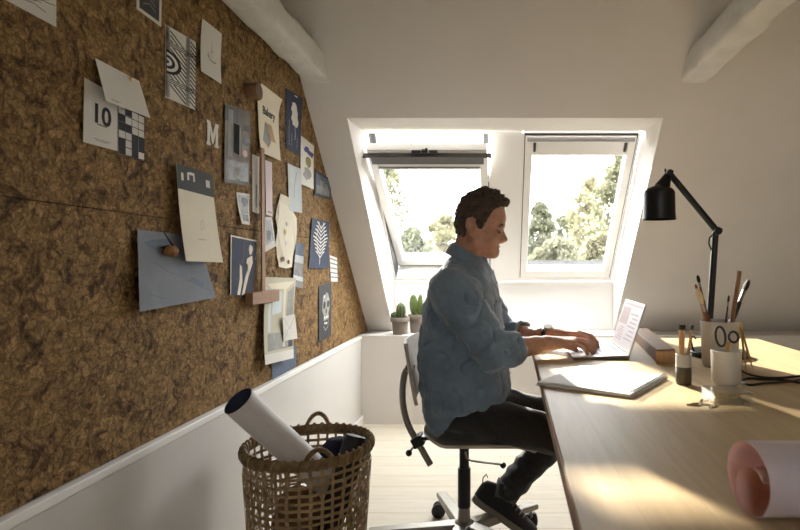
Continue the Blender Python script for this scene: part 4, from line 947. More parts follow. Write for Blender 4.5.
# lamp
def lamp():
    Y = 1.83; root = thing('desk_lamp', 'black jointed desk lamp standing behind the brush pot', 'lamp', (.71, Y, DESK))
    obj('base', MB().lathe([(0, 0), (.09, 0), (.092, .004), (.092, .014), (.088, .019), (0, .021)], (.712, Y, DESK), 48), M_BLACKMET, root)
    b0 = Vector((at(709, 340, Y).x-.004, Y, DESK+.018)); el = at(715.5, 232, Y); el2 = at(717, 231, Y); tj = at(669, 173, Y)
    obj('lower_arm', MB().tube([b0, el], [.0105, .0105], 16), M_BLACKMET, root)
    obj('elbow', MB().tube([el2+Vector((0, -.014, 0)), el2+Vector((0, .014, 0))], .0125, 18).tube([el2+Vector((.004, 0, .002)), el2+Vector((.016, 0, .002))], .007, 12, mi=1), [M_BLACKMET, M_BAR], root)
    d = (tj-el2).normalized()
    obj('upper_arm', MB().tube([el2-d*.012, tj], [.0105, .0105], 16), M_BLACKMET, root)
    hx = at(659.2, 205, Y)
    obj('head_joint', MB().tube([tj+Vector((0, -.014, 0)), tj+Vector((0, .014, 0))], .0105, 16).tube([tj+Vector((-.012, 0, .004)), tj+Vector((-.012, 0, .014))], .003, 8).tube([tj+Vector((.004, 0, .002)), tj+Vector((.012, 0, .0))], .009, 12, mi=1), [M_BLACKMET, M_BAR], root)
    s_ = Y/F_PX; z = lambda py: EYE-(py-CY)*s_
    prof = [(.0535, z(219.5)), (.0515, z(214)), (.0505, z(200)), (.0500, z(193)), (.047, z(190.6)), (.040, z(188.6)), (.022, z(186.2))]
    inner = [(.020, z(187.4)), (.038, z(189.6)), (.0475, z(193.5)), (.0485, z(200)), (.0495, z(214)), (.052, z(219.5))]
    m = MB(); m.lathe(prof+inner, (hx.x, Y, 0), 48)
    sh = obj('lamp_shade', m, M_BLACKMET, root, smooth=60)
    n0 = Vector((hx.x+.010, Y, z(187.6))); obj('shade_neck', MB().tube([n0, n0.lerp(tj, .45), tj], [.026, .018, .010], 20), M_BLACKMET, sh)
    obj('bulb', MB().ball((hx.x, Y, z(206)), (.022, .022, .026), 16).tube([(hx.x, Y, z(199)), (hx.x, Y, z(187))], .014, 14, mi=1), [M_FROST, M_STEEL], sh)
    lp = [el2+Vector((-.008, -.012, .0)), at(709.5, 238, Y-.012), at(708.8, 244, Y-.012), at(711, 249, Y-.010), at(713.6, 252, Y-.008)]
    obj('cable', MB().tube(lp, .0025, 8), M_BLACK, root)
    # flex over the table
    zz = DESK+.003
    pp = [(732, 361), (742, 372), (757, 377.5), (776, 379), (794, 377.5), (806, 376.5), (800, 381), (784, 383), (764, 384.5), (749, 386), (742, 382.5), (748, 379.5), (764, 380.5), (783, 381), (800, 384), (812, 383)]
    P = []
    for px, py in pp: q = on_desk(px, py); P.append(Vector((min(q.x, .96), q.y, zz)))
    out = []
    for i in range(len(P)-1):
        p0, p1, p2, p3 = P[max(i-1, 0)], P[i], P[i+1], P[min(i+2, len(P)-1)]
        for k in range(6):
            t = k/6; out.append(.5*((2*p1)+(p2-p0)*t+(2*p0-5*p1+4*p2-p3)*t*t+(3*p1-p0-3*p2+p3)*t**3))
    out.append(P[-1]); obj('power_cord', MB().tube(out, .003, 8), M_BLACK, root)
    h = [Vector((.63, 1.80, zz)), Vector((.625, 1.82, DESK+.03)), Vector((.624, 1.83, DESK+.055)), Vector((.632, 1.83, DESK+.066)), Vector((.640, 1.83, DESK+.055))]
    obj('switch_hook', MB().tube(h, .003, 8), M_BLACK, root)
lamp()
# paper roll, pink inside
def roll():
    c = Vector((0, .671, DESK+.0436)); x0, x1 = .297, .98
    pts = []; n = 120
    for i in range(n+1):
        t = i/n; a = math.radians(-75)-t*math.radians(600)   # spiral inward
        r = .0433 if t < .55 else .0433-(t-.55)/.45*.020
        if t < .55: r -= .0022*t
        pts.append((c.y-r*math.cos(a)*1.0-(0 if t < .55 else min(1, (t-.55)/.3)*.012), c.z+r*math.sin(a)-(0 if t < .55 else min(1, (t-.55)/.3)*.012)))
    m = MB()
    def fn(u, v):
        i = min(n, int(round(u*n))); p = pts[i]; q0 = pts[max(0, i-1)]; q1 = pts[min(n, i+1)]
        ty, tz = q1[0]-q0[0], q1[1]-q0[1]; L = math.hypot(ty, tz); return Vector((x0+(x1-x0)*v-.007*(p[0]-c.y)/.0433*(1-v), p[0], p[1])), Vector((0, tz/L, -ty/L))
    m.sheet(fn, n, 6, .0007, 0, 1)
    tag(obj('paper_roll', m, [M_ROLLW, M_PINK], smooth=80), 'loose roll of white paper with a pink inner face, at the desk front', 'paper roll')
roll()

# ================================================================== CHAIR
def chair():
    Yc = 1.97; hub = Vector((-.126, Yc, .115)); root = thing('office_chair', 'swivel chair with plywood seat and five-star aluminium base', 'chair', (hub.x, Yc, 0))
    s_ = 284.0; X = lambda px: (px-500)/s_; Z = lambda py: EYE-(py-264)/s_
    # seat shell
    m = MB()
    def seat(u, v):
        r = abs(2*v-1); y = Yc-.18+.36*v
        x = X(427)+.40*(u*(1-.16*r**4)+.08*r**4); z = .436+.004*r**2+.03*(max(0, .16-u)/.16)**2-.014*(max(0, u-.8)/.2)**2
        return Vector((x, y, z)), Vector((0, 0, 1))
    m.sheet(seat, 20, 16, .011, 0); obj('seat', m, [M_PLY], root, smooth=60)
    m = MB()
    def back(u, v):
        a = (u-.5)*2; y = Yc+.185*a; w = 1-.10*(2*v-1)**4; y = Yc+.185*a*w
        x = X(422)+(X(414)-X(422))*v-.024*(1-a*a)+.012-.02*v*v*.3; z = Z(393)+(Z(337)-Z(393))*v
        return Vector((x, y, z)), Vector((1, 0, .2))
    m.sheet(back, 16, 12, .011, 0); obj('backrest', m, [M_PLY], root, smooth=60)
    pts = [(413.5, 366, .010), (406, 371), (403.3, 382), (402.6, 396), (404, 410), (408, 424), (414, 436), (420, 446), (430.5, 464.5)]
    pts = [Vector((X(p[0]), Yc, Z(p[1]))) for p in pts]; P = []
    for i in range(len(pts)-1):
        p0, p1, p2, p3 = pts[max(i-1, 0)], pts[i], pts[i+1], pts[min(i+2, len(pts)-1)]
        for k in range(5):
            t = k/5; P.append(.5*((2*p1)+(p2-p0)*t+(2*p0-5*p1+4*p2-p3)*t*t+(3*p1-p0-3*p2+p3)*t**3))
    P.append(pts[-1]); obj('back_tube', MB().tube(P, .0115, 14), M_STEEL, root, label='bent steel back support')
    k = Vector((X(409.3), Yc, Z(367))); obj('knob', MB().ball(k, (.013, .02, .013), 14).tube([k, k+Vector((.02, 0, 0))], .008, 10), M_BLACK, root)
    c = Vector((X(418.5), Yc, Z(440))); m = MB(); m.box(c, (.042, .055, .036), Matrix.Rotation(-.5, 3, 'Y')); m.box(c+Vector((.06, 0, .012)), (.13, .05, .012)); obj('clamp', m, M_BLACK, root, bevel=.004)
    kb = Vector((X(410.3), Yc-.03, Z(450))); obj('knob', MB().ball(kb, .0115, 14).tube([kb, c], .004, 8, mi=1), [M_BLACK, M_STEEL], root)
    obj('seat_plate', MB().box((hub.x+.01, Yc, .413), (.16, .14, .020)), M_BLACK, root, bevel=.004)
    obj('gas_column', MB().lathe([(.017, .30), (.017, .404)], (hub.x, Yc, 0), 24).lathe([(0, .168), (.0225, .168), (.0225, .30), (.0205, .305), (0, .305)], (hub.x, Yc, 0), 28), M_BLACK, root)
    obj('hub', MB().lathe([(0, .075), (.036, .075), (.036, .112), (.022, .122), (.02, .17), (0, .17)], (hub.x, Yc, 0), 32), M_STEEL, root)
    l = [(466, 449), (467.5, 455), (471, 457.5), (485, 459.5), (502, 461.5)]
    obj('lever', MB().tube([Vector((X(a), Yc-.03, Z(b))) for a, b in l], .0035, 8), M_STEEL, root); kn = Vector((X(503), Yc-.03, Z(462))); obj('knob', MB().ball(kn, (.011, .011, .011), 14), M_BLACK, root)
    for a in (110, 182, 254, 326, 38):
        a = math.radians(a); d = Vector((math.cos(a), math.sin(a), 0)); n = Vector((-d.y, d.x, 0)); h = Vector((hub.x, Yc, 0)); L = .335
        p = [h+d*.02, h+d*L]; w0, w1 = .026, .020
        m = MB(); m.hexa([p[0]-n*w0+Vector((0, 0, .074)), p[1]-n*w1+Vector((0, 0, .073)), p[1]+n*w1+Vector((0, 0, .073)), p[0]+n*w0+Vector((0, 0, .074)),
                          p[0]-n*w0+Vector((0, 0, .114)), p[1]-n*w1+Vector((0, 0, .092)), p[1]+n*w1+Vector((0, 0, .092)), p[0]+n*w0+Vector((0, 0, .114))])
        arm = obj('base_arm', m, M_ALU, root, bevel=.005)
        cc = h+d*(L-.022); m = MB(); m.tube([cc+Vector((0, 0, .04)), cc+Vector((0, 0, .074))], .006, 10)
        cs = obj('caster', m, M_STEEL, arm); e = Vector((math.cos(a+1.2), math.sin(a+1.2), 0)); ax = Vector((-e.y, e.x, 0)); wc = cc+e*.014+Vector((0, 0, .0275))
        m = MB(); 
        for sg in (-1, 1): m.tube([wc+ax*sg*.006, wc+ax*sg*.009, wc+ax*sg*.021, wc+ax*sg*.024], [.0255, .0275, .0275, .023], 24)
        m.tube([wc-ax*.007, wc+ax*.007], .012, 12); m.ball(wc+Vector((0, 0, .008)), (.018, .018, .02), 14)
        for i in range(len(m.v)): m.v[i] = (m.v[i][0], m.v[i][1], max(0.0003, m.v[i][2]))
        # wheels hang below their arm
        arm_w = obj('caster_wheels', m, M_BLACK, arm, label='black twin wheels')
chair()

# ================================================================== BASKET
BC = Vector((-.602, 1.765, 0)); BR, BB, BH = .190, .155, .452
def basket():
    root = thing('wicker_basket', 'tall open weave bamboo basket standing by the white dado', 'basket', BC)
    rad = lambda z: BB+(BR-BB)*(z/BH)**.8
    def ribbon(mb, pts, nrm, w, t, closed=False, up=None):
        n = len(pts); vs = []
        for i in range(n):
            tg = (pts[(i+1) % n]-pts[i-1]) if closed else (pts[min(i+1, n-1)]-pts[max(i-1, 0)])
            tg.normalize(); nn_ = nrm[i]; sd = tg.cross(nn_).normalized()
            for a, b in ((-1, -1), (1, -1), (1, 1), (-1, 1)): vs.append(pts[i]+sd*(a*w/2)+nn_*(b*t/2))
        fs = []
        for i in range(n if closed else n-1):
            j = (i+1) % n
            for k in range(4): fs.append((i*4+k, i*4+(k+1) % 4, j*4+(k+1) % 4, j*4+k))
        mb.add(vs, fs)
    r_ = random.Random(2); m = MB(); NV, NH = 36, 19
    zs = [.012+(BH-.03)*k/(NH-1) for k in range(NH)]
    for i in range(NV):
        a = 2*math.pi*(i+.12*(r_.random()-.5))/NV; pts = []; nr = []
        for j in range(NH*2-1):
            z = zs[0]+(zs[-1]-zs[0])*j/(NH*2-2); o = 0 if j % 2 else (.0028 if (j//2+i) % 2 else -.0028)
            aa = a+.004*math.sin(z*30+i); n = Vector((math.cos(aa), math.sin(aa), 0)); pts.append(BC+n*(rad(z)+o)+Vector((0, 0, z))); nr.append(n)
        ribbon(m, pts, nr, .0075+.003*r_.random(), .0022)
    for k, z in enumerate(zs):
        pts = []; nr = []; zz = z+.004*(r_.random()-.5)
        for j in range(NV*2):
            a = math.pi*j/NV; i = j//2; o = 0 if j % 2 else (-.0028 if (k+i) % 2 else .0028)
            n = Vector((math.cos(a), math.sin(a), 0)); pts.append(BC+n*(rad(z)+o)+Vector((0, 0, zz+.002*math.sin(3*a+k)))); nr.append(n)
        ribbon(m, pts, nr, .0065+.003*r_.random(), .0020, True)
    # slanted second layer on the two flanks
    for i in range(44):
        a0 = 2*math.pi*i/44; 
        if abs(math.sin(a0-.0)) > .86: continue
        for sg in (-1, 1):
            pts = []; nr = []
            for j in range(13):
                z = .02+(BH-.08)*j/12; aa = a0+sg*z*.85; n = Vector((math.cos(aa), math.sin(aa), 0)); pts.append(BC+n*(rad(z)+.0058)+Vector((0, 0, z))); nr.append(n)
            if sg > 0: ribbon(m, pts, nr, .005, .0014)
    obj('woven_body', m, M_BAMBOO, root, smooth=0)
    m = MB(); m.lathe([(0, .002), (BB-.006, .002), (BB-.004, .006), (0, .006)], BC, 36); obj('bottom', m, M_BAMBOO, root)
    # rim: band plus wound cane
    m = MB(); pts = [BC+Vector((BR*math.cos(t), BR*math.sin(t), BH-.004)) for t in np.linspace(0, 2*math.pi, 73)[:-1]]
    m.tube(pts, .010, 8, closed=True, flat=(.8, 1.5)); 
    sp = []
    for i in range(46*10):
        t = i/(46*10); a = 2*math.pi*t; b = 2*math.pi*46*t; q = Vector((math.cos(a), math.sin(a), 0)); sp.append(BC+q*(BR+.0105*math.cos(b))+Vector((0, 0, BH-.003+.017*math.sin(b))))
    m.tube(sp, .0034, 6, closed=True); obj('rim', m, M_BAMBOOD, root, smooth=60, label='wound cane rim')
    def handle(a0, a1, h, inn):
        pts = []
        for t in np.linspace(0, 1, 17):
            a = a0+(a1-a0)*t; hh = math.sin(math.pi*t)**.6; q = Vector((math.cos(a), math.sin(a), 0)); pts.append(BC+q*(BR-inn*hh)+Vector((0, 0, BH-.01+h*hh)))
        mm = MB(); mm.tube(pts, .0058, 8); sp = []
        for i in range(16*12):
            t = i/(16*12-1)*(len(pts)-1); k = min(int(t), len(pts)-2); p = pts[k].lerp(pts[k+1], t-k); d = (pts[k+1]-pts[k]).normalized(); u = d.cross(Vector((.3, .5, .2))).normalized(); w = d.cross(u); b = i/12*6.283*1.5
            sp.append(p+(u*math.cos(b)+w*math.sin(b))*.0062)
        mm.tube(sp, .0022, 5); obj('handle', mm, M_BAMBOOD, root, smooth=60)
    handle(math.radians(112), math.radians(88), .055, -.01); handle(math.radians(-76), math.radians(-48), .040, .03)
basket()
def basket_roll():
    a = at(238, 401, 1.56); b = at(346, 500, 1.83); d = (b-a).normalized(); u = d.cross(Vector((0, 0, 1))).normalized(); w = u.cross(d)
    m = MB(); n = 72
    def fn(s, v):
        t = 2*math.pi*1.6*s; r = .0450-.004*s; nn_ = u*math.cos(t)+w*math.sin(t); return a+(b-a)*v+nn_*r, nn_
    m.sheet(fn, n, 4, .0006, 0, 1); tag(obj('paper_roll', m, [M_ROLLG, M_NAVYD], smooth=80), 'rolled poster leaning out of the bamboo basket', 'paper roll')
basket_roll()
def lump(name, label, cat, c, r, m, seed, amp=.02, fr=14, R=None):
    mb = MB(); mb.ball(c, r, 36, R=R); c = Vector(c)
    mb.v = [tuple(Vector(v)+(Vector(v)-c).normalized()*amp*(mnoise.noise(Vector(v)*fr+Vector((seed, 0, 0)))+.5*mnoise.noise(Vector(v)*fr*2.3+Vector((seed, 3, 0))))) for v in mb.v]
    return tag(obj(name, mb, m, smooth=60), label, cat)
lump('crumpled_paper', 'crumpled brown wrapping paper filling the bamboo basket', 'paper', (BC.x-.022, BC.y-.03, .185), (.085, .075, .15), M_CARD, 4, .016, 12)
lump('navy_cloth', 'navy cloth bundled inside the bamboo basket', 'cloth', (BC.x+.066, BC.y+.095, .385), (.058, .05, .062), M_NAVYCL, 9, .014, 18)
def umbrella():
    a = Vector((BC.x+.145, BC.y+.02, .472)); b = Vector((BC.x+.03, BC.y-.085, .03)); d = (b-a).normalized()
    mb = MB(); mb.tube([a, a+d*.02, a+d*.2, a+d*.42, b], [.030, .036, .040, .030, .012], 18)
    mb.v = [tuple(Vector(v)+Vector((1, .4, 0))*.004*mnoise.noise(Vector(v)*40)) for v in mb.v]
    tag(obj('rolled_magazine', mb, M_BLACKPR, smooth=60), 'dark printed roll standing at the right rim inside the basket', 'roll')
umbrella()

# ================================================================== CACTI
def ribbed(mb, c, r, h, ribs, lean=(0, 0)):
    seg = ribs*4; vs = []; n = 12
    for i in range(n+1):
        t = i/n; z = h*t; rr = r*(.78+.35*math.sin(math.pi*min(1, t*1.05)))*(1 if t < .72 else max(0.0, math.cos((t-.72)/.28*math.pi/2))**.6)
        for k in range(seg):
            a = 2*math.pi*k/seg; q = rr*(1+.14*math.cos(ribs*a)); vs.append((c[0]+q*math.cos(a)+lean[0]*t, c[1]+q*math.sin(a)+lean[1]*t, c[2]+z))
    fs = [(i*seg+k, i*seg+(k+1) % seg, (i+1)*seg+(k+1) % seg, (i+1)*seg+k) for i in range(n) for k in range(seg)]+[tuple(range(n*seg, (n+1)*seg))]
    mb.add(vs, fs)
    sp = []
    for i in range(1, n-1):
        for k in range(ribs):
            p = Vector(vs[i*seg+k*4]); nr = Vector((p.x-c[0]-lean[0]*i/n, p.y-c[1]-lean[1]*i/n, .003)).normalized(); sp.append((p, nr))
    return sp
def spines(sp, L, seed):
    r_ = random.Random(seed); m = MB()
    for p, n in sp:
        for _ in range(3):
            d = (n+Vector((r_.uniform(-.6, .6), r_.uniform(-.6, .6), r_.uniform(-.4, .6)))).normalized(); u = d.cross(Vector((0, 0, 1))).normalized()*.0005
            m.add([p-u, p+u, p+d*L], [(0, 1, 2)])
    return m
def pot(c, r0, r1, h, root):
    pr = [(0, 0), (r0, 0), (r0+.001, .002), (r0+(r1-.006-r0)*.72, h*.72), (r1-.003, h*.725), (r1, h*.75), (r1, h-.002), (r1-.002, h), (r1-.008, h-.001), (r1-.009, h*.8), (0, h*.8)]
    obj('pot', MB().lathe(pr, c, 40), M_TERRA, root, smooth=45)
    m = MB(); m.lathe([(0, h*.86), (r1*.5, h*.875), (r1-.009, h*.85)], c, 24); obj('soil', m, M_SOIL, root)
c1 = Vector(at(400, 334, 3.63)); c1.z = ZL
root = thing('potted_cactus', 'ribbed cactus with a side ball, in the left grey pot on the ledge', 'cactus', c1, 'cacti in grey pots on the window ledge')
pot(c1, .044, .062, .112, root)
m = MB(); sp = ribbed(m, (c1.x+.006, c1.y, c1.z+.095), .024, .112, 10); sp += ribbed(m, (c1.x-.030, c1.y-.005, c1.z+.095), .021, .052, 9, (-.004, 0)); sp += ribbed(m, (c1.x+.032, c1.y+.01, c1.z+.095), .012, .028, 8)
obj('stem', m, M_CACT, root, smooth=60); obj('spines', spines(sp, .009, 1), M_SPINE, root, smooth=0)['kind'] = 'stuff'
c2_ = Vector(at(418, 331.5, 3.73)); c2_.z = ZL
root = thing('potted_cactus', 'paddle cactus with oval pads, in the right grey pot beside the man', 'cactus', c2_, 'cacti in grey pots on the window ledge')
pot(c2_, .048, .066, .120, root)
m = MB(); m.tube([(c2_.x-.002, c2_.y, c2_.z+.09), (c2_.x-.018, c2_.y, c2_.z+.13)], [.016, .013], 12); obj('stem', m, M_CACT2, root)
for i, (c, r, a) in enumerate((((c2_.x-.028, c2_.y, c2_.z+.18), (.028, .014, .072), -.05), ((c2_.x+.012, c2_.y+.005, c2_.z+.178), (.019, .012, .074), .06), ((c2_.x+.036, c2_.y-.004, c2_.z+.155), (.016, .012, .05), .25))):
    m = MB(); m.ball(c, r, 20, R=Matrix.Rotation(a, 3, 'Y')); sp = [(Vector(v), (Vector(v)-Vector(c)).normalized()) for v in m.v[::7]]
    pd = obj('pad', m, M_CACT2, root, smooth=60); obj('spines', spines(sp, .007, 2+i), M_SPINE, pd, smooth=0)['kind'] = 'stuff'
# ================================================================== THE MAN
HX, HY, HZ = -.0623, 1.94, 1.155
def Hh(x, y, z): return (HX+x, HY+y, HZ+z)
shN, elN, wrN = (-.15, 1.775, .935), (-.022, 1.705, .752), (.148, 1.80, .764)
shF, elF, wrF = (-.11, 2.125, .935), (.016, 2.13, .742), (.182, 1.985, .770)
hipN, knN, anN = (-.145, 1.872, .522), (.275, 1.79, .452), (.34, 1.79, .11)
hipF, knF, anF = (-.14, 2.035, .520), (.265, 2.07, .445), (.022, 2.07, .175)
lerp = lambda a, b, t: tuple(x+(y-x)*t for x, y in zip(a, b))
man = thing('person', 'man in a blue denim shirt and black jeans, seated and typing on the laptop', 'person', (-.12, 1.95, 0))

def hand(F, w, f, side, tilt=0.0, spread=0.0, reach=1.0):
    """w wrist, f forward unit vector, side = direction of the thumb, palm down"""
    f = Vector(f).normalized(); up = Vector((0, 0, 1)); s = Vector(side); s = (s-f*s.dot(f)).normalized(); n = up-f*up.dot(f)-s*up.dot(s); n.normalize()
    w = Vector(w); P = lambda a, b, c: tuple(w+f*a+s*b+n*c)
    lens = ((.040, .025, .019), (.044, .028, .020), (.041, .026, .019), (.032, .020, .017))
    off = (.027, .008, -.011, -.028); kn = (.083, .087, .083, .075); rr = (.0088, .0090, .0085, .0076); hgt = (.007, .010, .008, .003)
    for i in range(4):
        F.cone(P(.012, off[i]*.55, 0), P(kn[i], off[i], hgt[i]), .0155, .0108, .012)
    F.cone(P(-.01, 0, 0), P(.03, 0, 0), .022, .019, .012)
    for i in range(4):
        a = [math.radians(x) for x in ((14, 48, 72), (10, 46, 74), (14, 50, 76), (20, 52, 74))[i]]
        p = Vector(P(kn[i], off[i], hgt[i])); dirn = f*math.cos(spread*(1.5-i))+s*math.sin(spread*(1.5-i)); r = rr[i]; pts = [tuple(p)]; rs = [r*1.12]
        for k in range(3):
            p = p+(dirn*math.cos(a[k])-n*math.sin(a[k]))*lens[i][k]*reach; pts.append(tuple(p)); rs.append(r*(1-.10*(k+1)))
        F.chain(pts, rs, .003)
    t0 = P(.018, .018, -.004); t1 = P(.050, .040, -.010); t2 = P(.078, .043, -.018); t3 = P(.098, .036, -.026)
    F.chain([t0, t1, t2, t3], [.0155, .0118, .0100, .0082], .006)

def body():
    F = Field((-.31, 1.60, .05), (.40, 2.28, 1.29), .003)
    # head
    F.ell(Hh(0, 0, .03), (.085, .071, .081), .01); F.ell(Hh(.016, 0, -.035), (.047, .055, .078), .015)
    F.ell(Hh(.0415, 0, -.0965), (.0155, .019, .0155), .010)
    for s in (-1, 1):
        F.cone(Hh(.036, s*.016, -.094), Hh(-.018, s*.047, -.068), .018, .020, .02); F.cone(Hh(-.018, s*.047, -.068), Hh(-.022, s*.055, -.02), .019, .014, .02)
        F.ell(Hh(.034, s*.036, -.045), (.024, .022, .022), .015); F.ell(Hh(.006, s*.046, -.040), (.034, .016, .034), .015)
    F.cone(Hh(.067, -.030, -.006), Hh(.067, .030, -.006), .0115, .0115, .010)
    for s in (-1, 1): F.ell(Hh(.079, s*.031, -.023), (.015, .017, .0095), .006, 'sub')
    F.cone(Hh(.066, 0, -.016), Hh(.0800, 0, -.050), .0072, .0090, .005); F.cone(Hh(.056, 0, -.012), Hh(.066, 0, -.052), .0110, .0125, .006)
    for s in (-1, 1): F.ell(Hh(.067, s*.0120, -.053), (.0095, .0075, .0070), .004)
    for s in (-1, 1):
        F.ell(Hh(.0735, s*.0065, -.0605), (.005, .0032, .003), .002, 'sub')
        F.cone(Hh(.0615, s*.020, -.0160), Hh(.0555, s*.043, -.0185), .0062, .0045, .003)
    F.cone(Hh(.052, -.018, -.0765), Hh(.052, .018, -.0765), .0062, .0062, .005); F.ell(Hh(.0575, 0, -.0755), (.007, .013, .0045), .004)
    F.cone(Hh(.0495, -.015, -.0880), Hh(.0495, .015, -.0880), .0062, .0062, .005); F.ell(Hh(.0545, 0, -.0880), (.0065, .012, .0045), .004)
    F.cone(Hh(.0650, 0, -.0818), Hh(.044, .030, -.0770), .0022, .0018, .002, 'sub'); F.cone(Hh(.0650, 0, -.0818), Hh(.044, -.030, -.0770), .0022, .0018, .002, 'sub')
    for s in (-1, 1):
        R = Matrix.Rotation(-.22, 3, 'Y') @ Matrix.Rotation(-s*.22, 3, 'Z')
        F.ell(Hh(-.034, s*.074, -.012), (.019, .0085, .034), .004, R=np.array(R)); F.ell(Hh(-.031, s*.083, -.006), (.0105, .0085, .021), .003, 'sub', R=np.array(R)); F.ell(Hh(-.0215, s*.071, -.014), (.006, .006, .008), .004)
    F.cone(Hh(-.034, 0, -.05), Hh(-.062, 0, -.17), .055, .060, .02)
    # trunk and limbs under the clothes
    F.loftz([(.50, -.22, -.02, .12, 1.95), (.6, -.255, .015, .14, 1.95), (.8, -.255, -.01, .15, 1.95), (.93, -.225, -.03, .16, 1.95), (1.0, -.19, -.05, .09, 1.95)], .03)
    for sh, el, wr in ((shN, elN, wrN), (shF, elF, wrF)):
        F.cone(sh, el, .048, .040, .02); F.cone(el, lerp(el, wr, .35), .039, .0385, .015); F.cone(lerp(el, wr, .35), lerp(el, wr, .8), .0385, .027, .015); F.cone(lerp(el, wr, .8), wr, .027, .0235, .012)
    for h, k, a in ((hipN, knN, anN), (hipF, knF, anF)):
        F.cone(h, k, .052, .040, .02); F.cone(k, a, .040, .030, .02)
    d = Vector(wrN)-Vector(elN); hand(F, lerp(elN, wrN, 1.06), (1, .10, -.02), (0, 1, 0), spread=.05)
    hand(F, lerp(elF, wrF, 1.06), (1, -.30, -.02), (-.3, -1, 0), spread=.07)
    o = link('body', F.mesh('body'), M_SKIN, man, smooth=180); return o
bd = body()
for s in (-1, 1):
    e = obj('eye', MB().ball(Hh(.0545, s*.031, -.0235), .0115, 20), M_EYE, man, smooth=180)
    p = Vector(Hh(.0545, s*.031, -.0235)); d = Vector((.93, 0, -.36)); obj('iris', MB().ball(p+d*.0082, (.0048, .0055, .0055), 14), M_IRIS, e)
def brows():
    for s in (-1, 1):
        m = MB(); m.tube([Hh(.0785, s*.013, -.0035), Hh(.0770, s*.026, .0005), Hh(.0685, s*.041, -.002), Hh(.058, s*.049, -.008)], [.0022, .003, .0027, .001], 8, flat=(1, 1)); obj('eyebrow', m, M_HAIR, man)
brows()
def hair():
    F = Field((HX-.13, HY-.12, HZ-.09), (HX+.14, HY+.12, HZ+.16), .0022)
    F.ell(Hh(-.001, 0, .033), (.0915, .0785, .090), .01)
    F.ell(Hh(-.045, 0, -.01), (.045, .066, .055), .02)
    F.cone(Hh(.042, -.034, .096), Hh(.064, .030, .084), .021, .019, .02); F.cone(Hh(.01, -.03, .108), Hh(.02, .035, .104), .018, .018, .02)
    F.ell(Hh(.078, -.004, .080), (.016, .034, .012), .012)
    fx = [-.12, -.088, -.072, -.058, -.051, -.046, -.032, -.020, -.014, -.001, .014, .030, .046, .064, .085, .12]
    fz = [-.060, -.056, -.056, -.046, -.018, .012, .024, .016, -.020, -.016, .004, .030, .050, .062, .068, .070]
    def cut(X, Y, Z):
        x = X-HX; z = Z-HZ; y = np.abs(Y-HY)
        h = np.interp(x.ravel(), fx, fz)[:, None, None]
        h = np.where((x > .03) & (y < .05), h*1.0, h)
        return (h-z)*.75+0*y
    F.clip(cut)
    F.bumps(lambda x, y, z: .0042*vn(x*1.0, y*2.4, z*1.6, 75)+.0030*vn(x*.9+.3*z, y*2.6, z*1.4+5, 150)+.0035*np.sin(150*(x+.5*z)+4*vn(x, y, z, 40))*np.clip((z-HZ-.07)/.03, 0, 1))
    link('hair', F.mesh('hair'), M_HAIR, man, smooth=180)
hair()

